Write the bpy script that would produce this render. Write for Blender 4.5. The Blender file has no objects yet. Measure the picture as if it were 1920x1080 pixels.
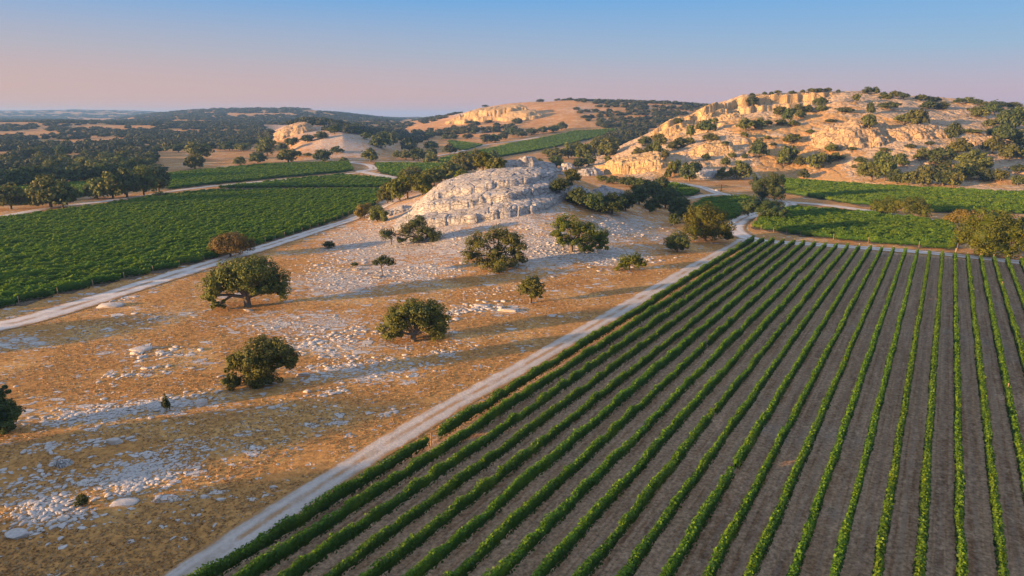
import bpy, math, random
import numpy as np

SC = bpy.context.scene
COL = SC.collection
R = math.radians
CAM_H, PITCH, FPX = 34.0, R(14.1), 1281.0
CP, SP = math.cos(PITCH), math.sin(PITCH)
SUN_EL, SUN_AZ_FROM = R(7.4), (-0.908, -0.419)      # direction the light comes from, in plan

# ------------------------------------------------------------------ noise
def _h(ix, iy, s):
    n = (ix.astype(np.int64) * 374761393 + iy.astype(np.int64) * 668265263 + s * 974711) & 0x7fffffff
    n = ((n ^ (n >> 13)) * 1274126177) & 0x7fffffff
    n = n ^ (n >> 16)
    return (n & 0xffff) / 65535.0

def vnoise(x, y, s=0):
    ix, iy = np.floor(x), np.floor(y)
    fx, fy = x - ix, y - iy
    fx = fx * fx * fx * (fx * (fx * 6 - 15) + 10); fy = fy * fy * fy * (fy * (fy * 6 - 15) + 10)
    a, b = _h(ix, iy, s), _h(ix + 1, iy, s)
    c, d = _h(ix, iy + 1, s), _h(ix + 1, iy + 1, s)
    return (a + (b - a) * fx) + ((c + (d - c) * fx) - (a + (b - a) * fx)) * fy

def fbm(x, y, s=0, o=4):
    v, a, t = 0.0, 0.5, 0.0
    for k in range(o):
        v = v + a * vnoise(x * 2 ** k + 17.3 * k, y * 2 ** k - 9.1 * k, s + k); t += a; a *= 0.5
    return v / t * 2 - 1

def voro(x, y, s=0):
    ix, iy = np.floor(x), np.floor(y)
    f1 = np.full(x.shape, 9.0); f2 = np.full(x.shape, 9.0); cid = np.zeros(x.shape)
    for i in (-1, 0, 1):
        for j in (-1, 0, 1):
            cx, cy = ix + i, iy + j
            d = np.hypot(cx + 0.1 + 0.8 * _h(cx, cy, s) - x, cy + 0.1 + 0.8 * _h(cx, cy, s + 5) - y)
            m = d < f1
            f2 = np.where(m, f1, np.minimum(f2, d)); cid = np.where(m, _h(cx, cy, s + 9), cid); f1 = np.where(m, d, f1)
    return f1, f2, cid

def sstep(a, b, x):
    t = np.clip((x - a) / (b - a), 0, 1)
    return t * t * (3 - 2 * t)

# ------------------------------------------------------------------ camera maths (measuring the photograph)
def project(x, y, z):
    z = z - CAM_H
    f = y * CP - z * SP; u = y * SP + z * CP
    f = np.where(f < 0.5, 0.5, f)
    return 960 + FPX * x / f, 540 - FPX * u / f

def field_dir(vx):                       # plan direction whose lines meet at (vx, horizon) in the photograph
    a = math.atan2(vx - 960, FPX / CP)
    return np.array([math.sin(a), math.cos(a)])

# ------------------------------------------------------------------ terrain
def T(y, pts): return np.interp(y, [p[0] for p in pts], [p[1] for p in pts])
BASE = [(0, 0), (360, 0), (520, 1.7), (700, 2.2), (950, 4.5), (1400, 11), (2300, 20), (3500, 24), (12000, 24)]
VD = field_dir(1785); VN = np.array([VD[1], -VD[0]])
VS0 = -42.4                              # offset of the first vine row

def ridge_add(px, y, crest, D, wf, wb, pw=2.0):
    cp = T(px, crest)
    zc = CAM_H - (cp - 218) / 1321.0 * D - T(np.array([D]), BASE)[0]
    w = np.where(y < D, wf, wb)
    return np.maximum(zc, 0) * np.exp(-np.abs((y - D) / w) ** pw)

RIDGES = [
    ([(-900, 206), (-300, 208), (0, 209), (150, 207), (250, 208.5), (330, 213), (420, 221), (500, 230)], 5000, 900, 1500, 2),
    ([(100, 232), (200, 226), (300, 212), (380, 206), (480, 202.5), (550, 203), (620, 209), (700, 219), (770, 226)], 2700, 700, 900, 2),
    ([(760, 236), (830, 222), (900, 205), (960, 198), (1000, 195), (1080, 190), (1200, 193), (1330, 198), (1450, 204), (1600, 214), (1750, 222)], 1250, 330, 700, 2),
    ([(480, 310), (520, 287), (560, 264), (600, 253), (640, 249), (690, 260), (740, 284), (790, 310)], 640, 75, 120, 2),
    ([(470, 270), (500, 256), (530, 241), (570, 232), (620, 235), (670, 248), (720, 256), (780, 275)], 850, 80, 150, 2),
    ([(-400, 232), (0, 236), (120, 234), (250, 238), (350, 246), (450, 252)], 1500, 260, 400, 2),
]

def knoll(x, y):
    r2 = ((x - 3) / 40.0) ** 2 + ((y - 262) / np.where(y < 262, 80.0, 52.0)) ** 2
    return 14.0 * np.exp(-1.2 * r2 ** 1.25)

def terrain(x, y):
    x = np.asarray(x, float); y = np.asarray(y, float)
    yy = np.maximum(y, 0)
    z = T(yy, BASE)
    px = 960 + 1321 * x / np.maximum(yy, 1.0)
    for crest, D, wf, wb, pw in RIDGES:
        z = z + ridge_add(px, yy, crest, D, wf, wb, pw)
    z = z + knoll(x, y)
    far = sstep(560, 1300, yy)
    z = z + far * (5.0 * fbm(x / 190, y / 260, 3, 3) + 1.2 * fbm(x / 45, y / 45, 4, 3))
    s = x * VN[0] + y * VN[1]
    wild = sstep(VS0 - 5, VS0 - 14, s) * sstep(250, 230, y) * (0.25 + 0.75 * sstep(0.4, 3, knoll(x, y)))
    z = z + wild * (0.35 * fbm(x / 14, y / 14, 7, 3) + 0.10 * fbm(x / 3.0, y / 3.0, 8, 2))
    return z

# ---- the rocky hill on the right: its own sheet
HC = [(1060, 310, 500), (1100, 298, 520), (1150, 281, 540), (1220, 247, 558), (1300, 214, 570), (1390, 181, 578), (1450, 177, 582), (1520, 172, 590),
      (1640, 176, 620), (1760, 187, 640), (1850, 193, 650), (1920, 199, 650), (2050, 206, 640), (2300, 235, 600), (2600, 300, 560)]
HB = [(1060, 320), (1150, 331), (1220, 337), (1300, 338), (1400, 336), (1500, 334), (1560, 338), (1640, 344), (1760, 355), (1850, 359), (1920, 363), (2050, 368), (2600, 376)]

def hill_coords(x, y):
    px = 960 + 1321 * x / np.maximum(y, 1.0)
    D = T(px, [(p[0], p[2]) for p in HC]); cz = CAM_H - (T(px, [(p[0], p[1]) for p in HC]) - 218) / 1321 * D
    by = T(px, HB); B = CAM_H * 1321 / (by - 218)
    return px, (y - B) / (D - B), cz, B, D

def hill(x, y, detail=True):
    x = np.asarray(x, float); y = np.asarray(y, float)
    px, t, cz, B, D = hill_coords(x, y)
    fade = sstep(1062, 1110, px)
    tc = np.clip(t, 0, 1)
    p = np.sin(tc * math.pi / 2) ** 1.15
    z = cz * p
    # cliffs: a steep step paid back over the slope
    wob = 0.03 * fbm(x / 16, y / 40, 21, 3)
    hs = T(px, [(1205, 0), (1225, 7), (1290, 9), (1330, 10), (1385, 13.5), (1450, 12), (1530, 9.5), (1560, 3), (1580, 0)])
    c0 = T(px, [(1200, .80), (1300, .82), (1400, .87), (1540, .85)]) + .6 * wob + .016 * fbm(x / 7, y / 60, 28, 3)
    z = z + hs * (.62 * sstep(c0, c0 + 0.010, tc) + .38 * sstep(c0 - .035, c0 - .020, tc + .01 * fbm(x / 6, y / 30, 29, 2)) - sstep(0.25, .86, tc))
    hs2 = 3.2 * sstep(1235, 1290, px) * sstep(1405, 1380, px)
    c1 = .62 + wob * 1.6
    z = z + hs2 * (sstep(c1, c1 + .02, tc) - sstep(.2, 1, tc))
    # benches over the whole slope
    w2 = fbm(x / 60, y / 60, 22, 3)
    for k, (h, tt) in enumerate(((2.2, .28), (2.0, .46), (1.8, .60), (1.6, .72), (1.2, .9))):
        a = np.clip(0.5 + 1.4 * fbm(x / 45 + 7 * k, y / 120, 30 + k, 2), 0, 1)
        q = tt + .10 * w2 + .02 * fbm(x / 9, y / 9, 40 + k, 2)
        z = z + a * h * (sstep(q, q + .022, tc) - sstep(q - .2, q + .2, tc))
    on = sstep(0.0, .12, t)
    z = z + on * (1.6 * fbm(x / 38, y / 38, 23, 3) + .5 * fbm(x / 9, y / 9, 24, 3))
    if detail:
        f1, f2, c = voro(x / 5.5 + .4 * fbm(x / 4, y / 4, 25, 2), y / 6.5, 26)
        z = z + on * (.75 * (c - .5) - .55 * sstep(.16, 0.0, f2 - f1))
        z = z + on * .18 * fbm(x / 2.0, y / 2.0, 27, 2)
    back = np.maximum(t - 1, 0) * (D - B)
    z = z - 0.035 * back - 0.00012 * back ** 2
    z = z * fade + (-3.0) * (1 - fade)
    z = np.where(t < 0, -0.6 + 20 * np.maximum(t, -.06), z - .5 * sstep(.02, 0, t))
    return np.where((px > 1062) & (y > 0), z, -60.0)

def G(x, y): return np.maximum(terrain(x, y), hill(x, y))

_RY = np.exp(np.linspace(math.log(24), math.log(7000), 1500))
def ground(px, py):
    """where the line of sight of a photograph pixel meets the ground"""
    px = np.atleast_1d(np.asarray(px, float)); py = np.atleast_1d(np.asarray(py, float))
    u = px - 960; v = py - 540
    rx, ry, rz = u, FPX * CP - v * SP, -FPX * SP - v * CP
    out = np.zeros((len(px), 3))
    for i in range(len(px)):
        k = _RY / ry[i]
        X, Y, Z = rx[i] * k, _RY, CAM_H + rz[i] * k
        d = Z - G(X, Y)
        j = np.argmax(d < 0) if (d < 0).any() else len(_RY) - 1
        j = max(j, 1)
        f = d[j - 1] / max(d[j - 1] - d[j], 1e-6)
        y = Y[j - 1] + (Y[j] - Y[j - 1]) * min(max(f, 0), 1)
        out[i] = (rx[i] * y / ry[i], y, 0)
    out[:, 2] = G(out[:, 0], out[:, 1])
    return out

# ------------------------------------------------------------------ mesh building
def mesh_np(name, V, F, mats=None, smooth=False, attrs=None, midx=None):
    """F: one array (n,k) or a list of such arrays"""
    Fs = F if isinstance(F, list) else [F]
    Fs = [np.asarray(f, np.int32) for f in Fs if len(f)]
    me = bpy.data.meshes.new(name)
    V = np.ascontiguousarray(V, np.float32)
    me.vertices.add(len(V)); me.vertices.foreach_set('co', V.ravel())
    tot = sum(f.size for f in Fs); nf = sum(len(f) for f in Fs)
    me.loops.add(tot); me.loops.foreach_set('vertex_index', np.concatenate([f.ravel() for f in Fs]))
    ls, o = [], 0
    for f in Fs:
        ls.append(o + np.arange(len(f), dtype=np.int32) * f.shape[1]); o += f.size
    me.polygons.add(nf); me.polygons.foreach_set('loop_start', np.concatenate(ls).astype(np.int32))
    if smooth: me.polygons.foreach_set('use_smooth', np.ones(nf, bool))
    if midx is not None: me.polygons.foreach_set('material_index', np.asarray(midx, np.int32))
    for m in (mats if isinstance(mats, (list, tuple)) else [mats]):
        if m: me.materials.append(m)
    for k, (dom, a) in (attrs or {}).items():
        at = me.attributes.new(k, 'FLOAT', dom); at.data.foreach_set('value', np.ascontiguousarray(a, np.float32))
    me.update(calc_edges=True)
    return me

def link(name, data, parent=None, loc=(0, 0, 0), rz=0.0, scale=None):
    o = bpy.data.objects.new(name, data); COL.objects.link(o)
    o.location = loc; o.rotation_euler = (0, 0, rz)
    if scale is not None: o.scale = scale if hasattr(scale, '__len__') else (scale,) * 3
    if parent: o.parent = parent
    return o

def tag(o, label=None, cat=None, group=None, kind=None):
    if label: o['label'] = label
    if cat: o['category'] = cat
    if group: o['group'] = group
    if kind: o['kind'] = kind
    return o

def grid_faces(nu, nv):
    a = np.arange(nu * nv).reshape(nv, nu)
    return np.stack([a[:-1, :-1], a[:-1, 1:], a[1:, 1:], a[1:, :-1]], -1).reshape(-1, 4)

def tube(P, rad, n=6):
    """tapered tube along points P"""
    P = np.asarray(P, float); V = []
    for i in range(len(P)):
        d = P[min(i + 1, len(P) - 1)] - P[max(i - 1, 0)]; d /= np.linalg.norm(d) + 1e-9
        a = np.cross(d, (0.3, 1, .2)); a /= np.linalg.norm(a) + 1e-9; b = np.cross(d, a)
        for k in range(n):
            t = 2 * math.pi * k / n
            V.append(P[i] + rad[i] * (math.cos(t) * a + math.sin(t) * b))
    F = [(i * n + k, i * n + (k + 1) % n, (i + 1) * n + (k + 1) % n, (i + 1) * n + k) for i in range(len(P) - 1) for k in range(n)]
    return np.array(V), np.array(F)

def joinVF(parts):
    V, F, o = [], [], 0
    for v, f in parts:
        V.append(v); F.append(f + o); o += len(v)
    return np.concatenate(V), np.concatenate(F)

ORD1 = ['first', 'second', 'third', 'fourth', 'fifth', 'sixth', 'seventh', 'eighth', 'ninth', 'tenth', 'eleventh', 'twelfth', 'thirteenth', 'fourteenth',
        'fifteenth', 'sixteenth', 'seventeenth', 'eighteenth', 'nineteenth']
TEN = ['', '', 'twenty', 'thirty', 'forty', 'fifty', 'sixty', 'seventy', 'eighty', 'ninety']
TENTH = ['', '', 'twentieth', 'thirtieth', 'fortieth', 'fiftieth', 'sixtieth', 'seventieth', 'eightieth', 'ninetieth']
def nth(i):                              # 0-based
    n = i + 1
    if n < 20: return ORD1[i]
    if n < 100: return TENTH[n // 10] if n % 10 == 0 else TEN[n // 10] + '-' + ORD1[n % 10 - 1]
    return 'one-hundredth' if n == 100 else ('hundred-and-' if n < 200 else 'two-hundred-and-') + nth(n % 100 - 1) if n % 100 else 'two-hundredth'
# ------------------------------------------------------------------ materials
class N:
    def __init__(s, name):
        s.m = bpy.data.materials.new(name); s.m.use_nodes = True
        s.t = s.m.node_tree; s.t.nodes.clear()
        s.out = s.t.nodes.new('ShaderNodeOutputMaterial')
    def put(s, sock, v):
        if isinstance(v, bpy.types.NodeSocket): s.t.links.new(v, sock)
        elif v is not None:
            if sock.type == 'RGBA' and len(v) == 3: v = (*v, 1)
            sock.default_value = v
    def n(s, typ, props=None, **ins):
        nd = s.t.nodes.new('ShaderNode' + typ)
        for k, v in (props or {}).items(): setattr(nd, k, v)
        for k, v in ins.items():
            k = k.replace('_', ' ')
            s.put(nd.inputs[int(k[1:])] if k[0] == 'i' and k[1:].isdigit() else nd.inputs[k], v)
        return nd
    def math(s, op, a, b=None, c=None, clamp=False):
        nd = s.t.nodes.new('ShaderNodeMath'); nd.operation = op; nd.use_clamp = clamp
        s.put(nd.inputs[0], a)
        if b is not None: s.put(nd.inputs[1], b)
        if c is not None: s.put(nd.inputs[2], c)
        return nd.outputs[0]
    def mul(s, a, b): return s.math('MULTIPLY', a, b)
    def add(s, a, b): return s.math('ADD', a, b)
    def rng(s, v, a, b, c=0.0, d=1.0):
        nd = s.t.nodes.new('ShaderNodeMapRange'); nd.interpolation_type = 'SMOOTHSTEP'
        for i, x in enumerate((v, a, b, c, d)): s.put(nd.inputs[i], x)
        return nd.outputs[0]
    def mix(s, f, a, b, mode='MIX'):
        nd = s.t.nodes.new('ShaderNodeMix'); nd.data_type = 'RGBA'; nd.blend_type = mode
        s.put(nd.inputs['Factor'], f); s.put(nd.inputs[6], a); s.put(nd.inputs[7], b)
        return nd.outputs[2]
    def pos(s): return s.n('NewGeometry').outputs['Position']
    def scale(s, vec, sc, loc=(0, 0, 0), rz=0):
        nd = s.n('Mapping', Vector=vec); nd.inputs['Scale'].default_value = sc; nd.inputs['Location'].default_value = loc; nd.inputs['Rotation'].default_value = (0, 0, rz)
        return nd.outputs[0]
    def noise(s, vec, sc, det=4, rough=.55, dist=0):
        return s.n('TexNoise', Vector=vec, Scale=sc, Detail=det, Roughness=rough, Distortion=dist).outputs['Fac']
    def voro(s, vec, sc, feat='F1'):
        return s.n('TexVoronoi', {'feature': feat}, Vector=vec, Scale=sc)
    def attr(s, name): return s.n('Attribute', {'attribute_name': name}).outputs['Fac']
    def bump(s, h, dist=1.0, st=1.0): return s.n('Bump', Height=h, Distance=dist, Strength=st).outputs[0]
    def surf(s, col, rough=.95, normal=None, spec=.1):
        p = s.n('BsdfPrincipled', Roughness=rough); s.put(p.inputs['Base Color'], col); p.inputs['Specular IOR Level'].default_value = spec
        if normal is not None: s.put(p.inputs['Normal'], normal)
        return p
    def done(s, sh):
        s.t.links.new(sh if isinstance(sh, bpy.types.NodeSocket) else sh.outputs[0], s.out.inputs[0]); return s.m

def stones(k, pos, rock, n2, sc, stretch=(1, 1, 1)):
    """loose and bedded pale stones: coverage, per-stone random, height"""
    wv = k.n('VectorMath', {'operation': 'MULTIPLY_ADD'}, i0=k.n('TexNoise', Vector=pos, Scale=sc * .9, Detail=2.0).outputs['Color'], i1=(1.1 / sc * .5,) * 3, i2=pos).outputs[0]
    wv = k.scale(wv, stretch)
    v = k.voro(wv, sc); e = k.voro(wv, sc, 'DISTANCE_TO_EDGE').outputs['Distance']
    c = k.n('SeparateColor', Color=v.outputs['Color'])
    th = k.add(rock, k.mul(k.add(n2, -.5), .9))
    inner = k.rng(e, .035, .10)
    on = k.mul(k.rng(k.math('SUBTRACT', th, c.outputs[0]), -.01, .02), inner)
    return on, c.outputs[1], k.mul(on, k.rng(e, .0, .12))

def ground_mat(name, grassA, grassB, grassC, stoneA, stoneB, soil, sc1, sc2, bumpd=.35, stretch=(1, 1, 1)):
    k = N(name); p = k.pos(); rock = k.attr('rock')
    nA = k.noise(p, .012, 3); nB = k.noise(p, .09, 5, .6); nC = k.noise(p, 1.3, 5, .7); nD = k.noise(p, .45, 3)
    tus = k.noise(k.scale(p, (1, 1, .5)), 4.5, 3, .7)
    g = k.mix(k.rng(nA, .35, .65), grassA, grassB)
    g = k.mix(k.rng(nB, .42, .72), g, grassC)
    g = k.mix(k.mul(k.rng(nD, .55, .8), .35), g, (.13, .085, .035))
    g = k.mix(1.0, g, k.n('CombineColor', Red=k.rng(nC, .3, .7, .62, 1.3), Green=k.rng(nC, .3, .7, .62, 1.3), Blue=k.rng(nC, .3, .7, .62, 1.3)).outputs[0], 'MULTIPLY')
    g = k.mix(k.rng(tus, .36, .30), g, (.07, .045, .02))
    s1, r1, h1 = stones(k, p, rock, nB, sc1, stretch)
    s2, r2, h2 = stones(k, p, k.mul(rock, .85), nD, sc2, stretch)
    s3, r3, h3 = stones(k, p, k.mul(rock, .6), nB, sc2 * 2.4, stretch)
    base = k.mix(k.mul(k.rng(rock, .25, .95), .55), g, soil)
    sv = k.noise(p, 2.2, 5, .65)
    def st(r): return k.mix(k.rng(sv, .3, .75), k.mix(r, stoneA, stoneB), (.40, .35, .29))
    col = k.mix(s3, base, st(r3)); col = k.mix(s2, col, st(r2)); col = k.mix(s1, col, st(r1))
    h = k.add(k.add(k.mul(h1, 1.0), k.mul(h2, .45)), k.add(k.mul(h3, .2), k.add(k.mul(nC, .28), k.mul(tus, .22))))
    return k.done(k.surf(col, .95, k.bump(h, bumpd)))

def rock_mat(name, A, B, Cc, stain, sc=1.0, zs=1.5, ck=.55):
    k = N(name); p = k.pos()
    big = k.noise(p, .12 * sc, 4); mid = k.noise(p, .9 * sc, 6, .65); fine = k.noise(p, 6 * sc, 4, .7)
    strata = k.noise(k.scale(p, (.25, .25, 2.4)), 1.0 * sc, 3, .6)
    runs = k.noise(k.scale(p, (1.3, 1.3, .12)), 1.0 * sc, 3, .6)
    c = k.mix(k.rng(big, .35, .68), A, B)
    c = k.mix(k.rng(mid, .45, .75), c, Cc)
    c = k.mix(k.mul(k.rng(runs, .56, .74), .4), c, stain)
    v = k.n('SeparateColor', Color=k.voro(p, .55 * sc).outputs['Color']).outputs[0]
    c = k.mix(1.0, c, k.n('CombineColor', Red=k.add(k.mul(v, .25), .86), Green=k.add(k.mul(v, .25), .85), Blue=k.add(k.mul(v, .25), .84)).outputs[0], 'MULTIPLY')
    wv = k.n('VectorMath', {'operation': 'MULTIPLY_ADD'}, i0=k.n('TexNoise', Vector=p, Scale=.8 * sc, Detail=3.0).outputs['Color'], i1=(1.2,) * 3, i2=p).outputs[0]
    e = k.voro(k.scale(wv, (1, 1, zs)), .5 * sc, 'DISTANCE_TO_EDGE').outputs['Distance']
    crack = k.rng(e, .0, .04)
    e2 = k.voro(wv, 1.3 * sc, 'DISTANCE_TO_EDGE').outputs['Distance']
    crack2 = k.rng(e2, .0, .05)
    c = k.mix(k.mul(k.mul(k.math('SUBTRACT', 1.0, crack), k.rng(mid, .35, .6)), ck), c, (.055, .042, .032))
    h = k.add(k.add(k.mul(crack, .55), k.mul(crack2, .2)), k.add(k.mul(mid, .5), k.add(k.mul(fine, .1), k.mul(strata, .45))))
    return k.done(k.surf(c, .9, k.bump(h, .5 / sc)))

def leaf_mat(name, A, B, Cc, trans=.28, vary=1.0):
    k = N(name); t = k.attr('tint'); p = k.pos()
    big = k.noise(p, .22, 2)
    ob = k.n('ObjectInfo').outputs['Random']
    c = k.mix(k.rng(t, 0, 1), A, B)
    c = k.mix(k.mul(k.rng(big, .5, .75), .55), c, Cc)
    c = k.n('HueSaturation', Hue=k.add(k.mul(ob, .035 * vary), .5 - .0175 * vary), Saturation=1.0, Value=k.add(k.mul(ob, .4 * vary), 1 - .2 * vary), Color=c).outputs[0]
    b = k.surf(c, .6, None, .25)
    tr = k.n('BsdfTranslucent', Color=c)
    return k.done(k.n('MixShader', i0=trans, i1=b.outputs[0], i2=tr.outputs[0]))

def road_mat(name, A, B, edge):
    k = N(name); p = k.pos(); u = k.attr('across'); al = k.attr('along')
    n = k.noise(p, .35, 5, .65); f = k.noise(p, 3.0, 5, .7); w = k.noise(p, .16, 3)
    c = k.mix(k.rng(n, .3, .7), A, B)
    a = k.math('ABSOLUTE', u)
    rut = k.rng(k.math('ABSOLUTE', k.add(a, k.add(-.42, k.mul(k.add(w, -.5), .12)))), .22, .06)
    c = k.mix(k.mul(rut, .7), c, A)
    mid = k.mul(k.rng(k.add(a, k.mul(k.add(f, -.5), .3)), .24, .06), k.rng(w, .40, .55))
    c = k.mix(k.mul(mid, .8), c, edge)
    c = k.mix(1.0, c, k.n('CombineColor', Red=k.add(k.mul(f, .6), .7), Green=k.add(k.mul(f, .6), .7), Blue=k.add(k.mul(f, .6), .7)).outputs[0], 'MULTIPLY')
    c = k.mix(k.rng(k.add(a, k.add(k.mul(k.add(n, -.5), .55), k.mul(k.add(f, -.5), .3))), .70, .92), c, edge)
    return k.done(k.surf(c, .97, k.bump(k.add(f, n), .08)))

def soil_mat(name, dirv, off, spacing, A, B, Cc, contrast=1.0):
    """bare earth between vine rows: strips follow the rows"""
    k = N(name); p = k.pos(); ang = math.atan2(dirv[0], dirv[1])
    q = k.n('VectorRotate', {'rotation_type': 'Z_AXIS'}, Vector=p, Angle=ang).outputs[0]     # x across, y along the rows
    sx = k.n('SeparateXYZ', Vector=q)
    x = k.math('DIVIDE', k.add(sx.outputs[0], -off), spacing)
    strip = k.math('FLOOR', x); fr = k.math('FRACT', x)
    wn = k.n('TexWhiteNoise', {'noise_dimensions': '1D'}, W=strip).outputs['Value']
    n = k.noise(p, .12, 5, .6); f = k.noise(p, 2.6, 5, .75); lo = k.noise(k.scale(q, (1.6, .05, 1)), 1.0, 4, .6)
    c = k.mix(k.rng(k.add(k.mul(wn, .6), k.mul(n, .5)), .25, .85), A, B)
    c = k.mix(k.mul(k.rng(lo, .47, .62), .8), c, Cc); c = k.mix(k.mul(k.rng(lo, .47, .36), .6), c, tuple(v * .62 for v in A))
    big = k.noise(p, .045, 4, .6)
    c = k.mix(k.mul(k.rng(big, .55, .72), .55), c, (.42, .37, .32))
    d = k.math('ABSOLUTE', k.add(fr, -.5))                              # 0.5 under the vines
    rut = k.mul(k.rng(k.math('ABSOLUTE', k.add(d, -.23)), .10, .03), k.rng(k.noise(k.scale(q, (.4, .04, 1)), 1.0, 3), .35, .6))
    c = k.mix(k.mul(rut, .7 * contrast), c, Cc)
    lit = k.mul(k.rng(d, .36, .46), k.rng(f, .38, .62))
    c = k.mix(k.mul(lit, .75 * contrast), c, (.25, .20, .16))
    clod = k.noise(k.scale(q, (1.0, .45, 1)), 1.1, 5, .7)
    weeds = k.mul(k.rng(k.noise(q, .5, 4, .6), .60, .70), k.rng(clod, .45, .6))
    c = k.mix(k.rng(clod, .42, .70), c, Cc); c = k.mix(k.mul(weeds, .5), c, (.13, .135, .05))
    c = k.mix(1.0, c, k.n('CombineColor', Red=k.rng(f, .3, .7, .5, 1.4), Green=k.rng(f, .3, .7, .5, 1.4), Blue=k.rng(f, .3, .7, .5, 1.4)).outputs[0], 'MULTIPLY')
    return k.done(k.surf(c, .97, k.bump(k.add(k.add(f, clod), k.mul(rut, -.6)), .16)))

def flat_mat(name, A, B, sc=2.0, rough=.9):
    k = N(name); p = k.pos(); n = k.noise(p, sc, 5, .65)
    return k.done(k.surf(k.mix(k.rng(n, .3, .7), A, B), rough, k.bump(n, .05)))

M = {}
M['ground'] = ground_mat('dry_pasture', (.44, .225, .070), (.37, .185, .058), (.52, .305, .105), (.45, .435, .425), (.59, .565, .54), (.24, .175, .12), .72, 1.9, .28, (.62, 1.0, 1.0))
M['hill'] = ground_mat('rocky_slope', (.40, .235, .095), (.44, .26, .11), (.33, .24, .11), (.40, .275, .155), (.46, .325, .19), (.38, .25, .13), .11, .34, .5, (1, .8, 2.2))
M['rock'] = rock_mat('pale_limestone', (.35, .345, .345), (.44, .425, .405), (.29, .28, .275), (.32, .25, .18), .7, 2.2)
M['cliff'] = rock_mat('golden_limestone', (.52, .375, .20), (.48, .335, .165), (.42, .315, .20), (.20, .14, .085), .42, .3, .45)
M['stone'] = flat_mat('field_stone', (.36, .34, .32), (.52, .48, .44), 3.0)
M['bark'] = flat_mat('grey_bark', (.09, .07, .05), (.17, .14, .11), 6.0)
M['post'] = flat_mat('weathered_post', (.30, .22, .15), (.20, .15, .11), 5.0)
M['dark_wood'] = flat_mat('dark_timber', (.035, .028, .022), (.06, .05, .04), 5.0)
M['steel'] = flat_mat('galvanised_steel', (.30, .30, .30), (.38, .38, .37), 5.0, .5)
M['olive'] = leaf_mat('oak_leaves_olive', (.050, .066, .012), (.140, .155, .028), (.175, .160, .030))
M['dark'] = leaf_mat('oak_leaves_dark', (.030, .050, .015), (.080, .108, .026), (.100, .110, .026))
M['gold'] = leaf_mat('oak_leaves_golden', (.048, .070, .005), (.122, .135, .007), (.145, .132, .007))
M['brown'] = leaf_mat('oak_leaves_brown', (.115, .090, .018), (.20, .150, .028), (.17, .135, .022))
M['scrub'] = leaf_mat('scrub_leaves', (.040, .058, .016), (.085, .105, .030), (.10, .09, .03))
M['far'] = leaf_mat('wood_leaves', (.028, .042, .016), (.070, .085, .028), (.095, .092, .030), .15)
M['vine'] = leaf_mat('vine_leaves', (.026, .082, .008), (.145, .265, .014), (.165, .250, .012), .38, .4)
M['vine_far'] = leaf_mat('vine_leaves_deep', (.030, .092, .010), (.170, .280, .014), (.205, .275, .012), .45, .4)  # second tone brightened so row tops read as sunlit
M['stem'] = flat_mat('vine_wood', (.16, .11, .075), (.25, .19, .13), 8.0)
M['straw'] = leaf_mat('dry_grass', (.31, .19, .078), (.47, .315, .135), (.40, .27, .105), .25)
M['road'] = road_mat('pale_gravel', (.60, .55, .50), (.46, .41, .36), (.33, .19, .085))
M['track'] = road_mat('chalk_track', (.50, .45, .40), (.36, .30, .24), (.36, .20, .08))
# ------------------------------------------------------------------ where limestone shows through (photograph measurements, spread on the ground)
ROCKY = [(900, 395, 150, 40, 1.0), (1010, 465, 140, 38, .85), (700, 462, 85, 42, .80), (820, 450, 110, 40, .85), (1150, 425, 80, 22, .8), (1250, 446, 50, 10, .5), (640, 530, 80, 26, .75),
         (740, 508, 100, 22, .75), (1130, 480, 90, 20, .75), (560, 607, 130, 22, .62), (920, 580, 80, 10, .40), (640, 650, 130, 22, .42), (190, 560, 60, 8, .45), (300, 590, 120, 8, .22),
         (240, 660, 60, 16, .25), (330, 762, 120, 18, .42), (150, 775, 90, 20, .40), (250, 900, 95, 36, .42), (80, 960, 80, 44, .36), (700, 770, 60, 12, .12), (40, 640, 60, 14, .5), (660, 700, 120, 16, .40),
         (640, 272, 70, 26, .6), (560, 240, 60, 20, .5), (900, 210, 90, 14, .5), (720, 275, 40, 16, .2), (880, 245, 60, 6, .3), (1090, 205, 40, 8, .25), (1200, 300, 60, 30, .6)]

def rock_attr(x, y, z):
    px, py = project(x, y, z)
    r = np.zeros(x.shape)
    for cx, cy, sx, sy, a in ROCKY:
        r = np.maximum(r, a * np.exp(-((px - cx) / sx) ** 2 - ((py - cy) / sy) ** 2) ** .8 if False else a * np.exp(-(((px - cx) / sx) ** 2 + ((py - cy) / sy) ** 2) ** 1.2))
    r = r + .16 * r ** .5 * fbm(x / 9, y / 9, 51, 3)
    return np.clip(np.where(y > 20, r, 0) + .05, 0, 1)

# ------------------------------------------------------------------ ground
def build_ground():
    a = np.concatenate([np.linspace(-45, 45, 940), np.linspace(45, 315, 110)[1:-1]])
    a = np.radians(a)
    r = np.concatenate([np.array([.01, 4, 8, 12, 16]), np.exp(np.linspace(math.log(20), math.log(900), 520)), np.exp(np.linspace(math.log(900), math.log(9500), 230))[1:]])
    A, RR = np.meshgrid(a, r)
    x, y = (np.sin(A) * RR).ravel(), (np.cos(A) * RR).ravel()
    z = terrain(x, y)
    nu, nv = len(a), len(r)
    F = grid_faces(nu, nv)
    w = np.arange(nv - 1) * nu                     # close the ring
    F = np.concatenate([F, np.stack([w + nu - 1, w, w + nu, w + 2 * nu - 1], -1)])
    F = F[:, ::-1]
    me = mesh_np('ground', np.stack([x, y, z], -1), F, M['ground'], True, {'rock': ('POINT', rock_attr(x, y, z))})
    tag(link('ground', me), kind='structure')

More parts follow.
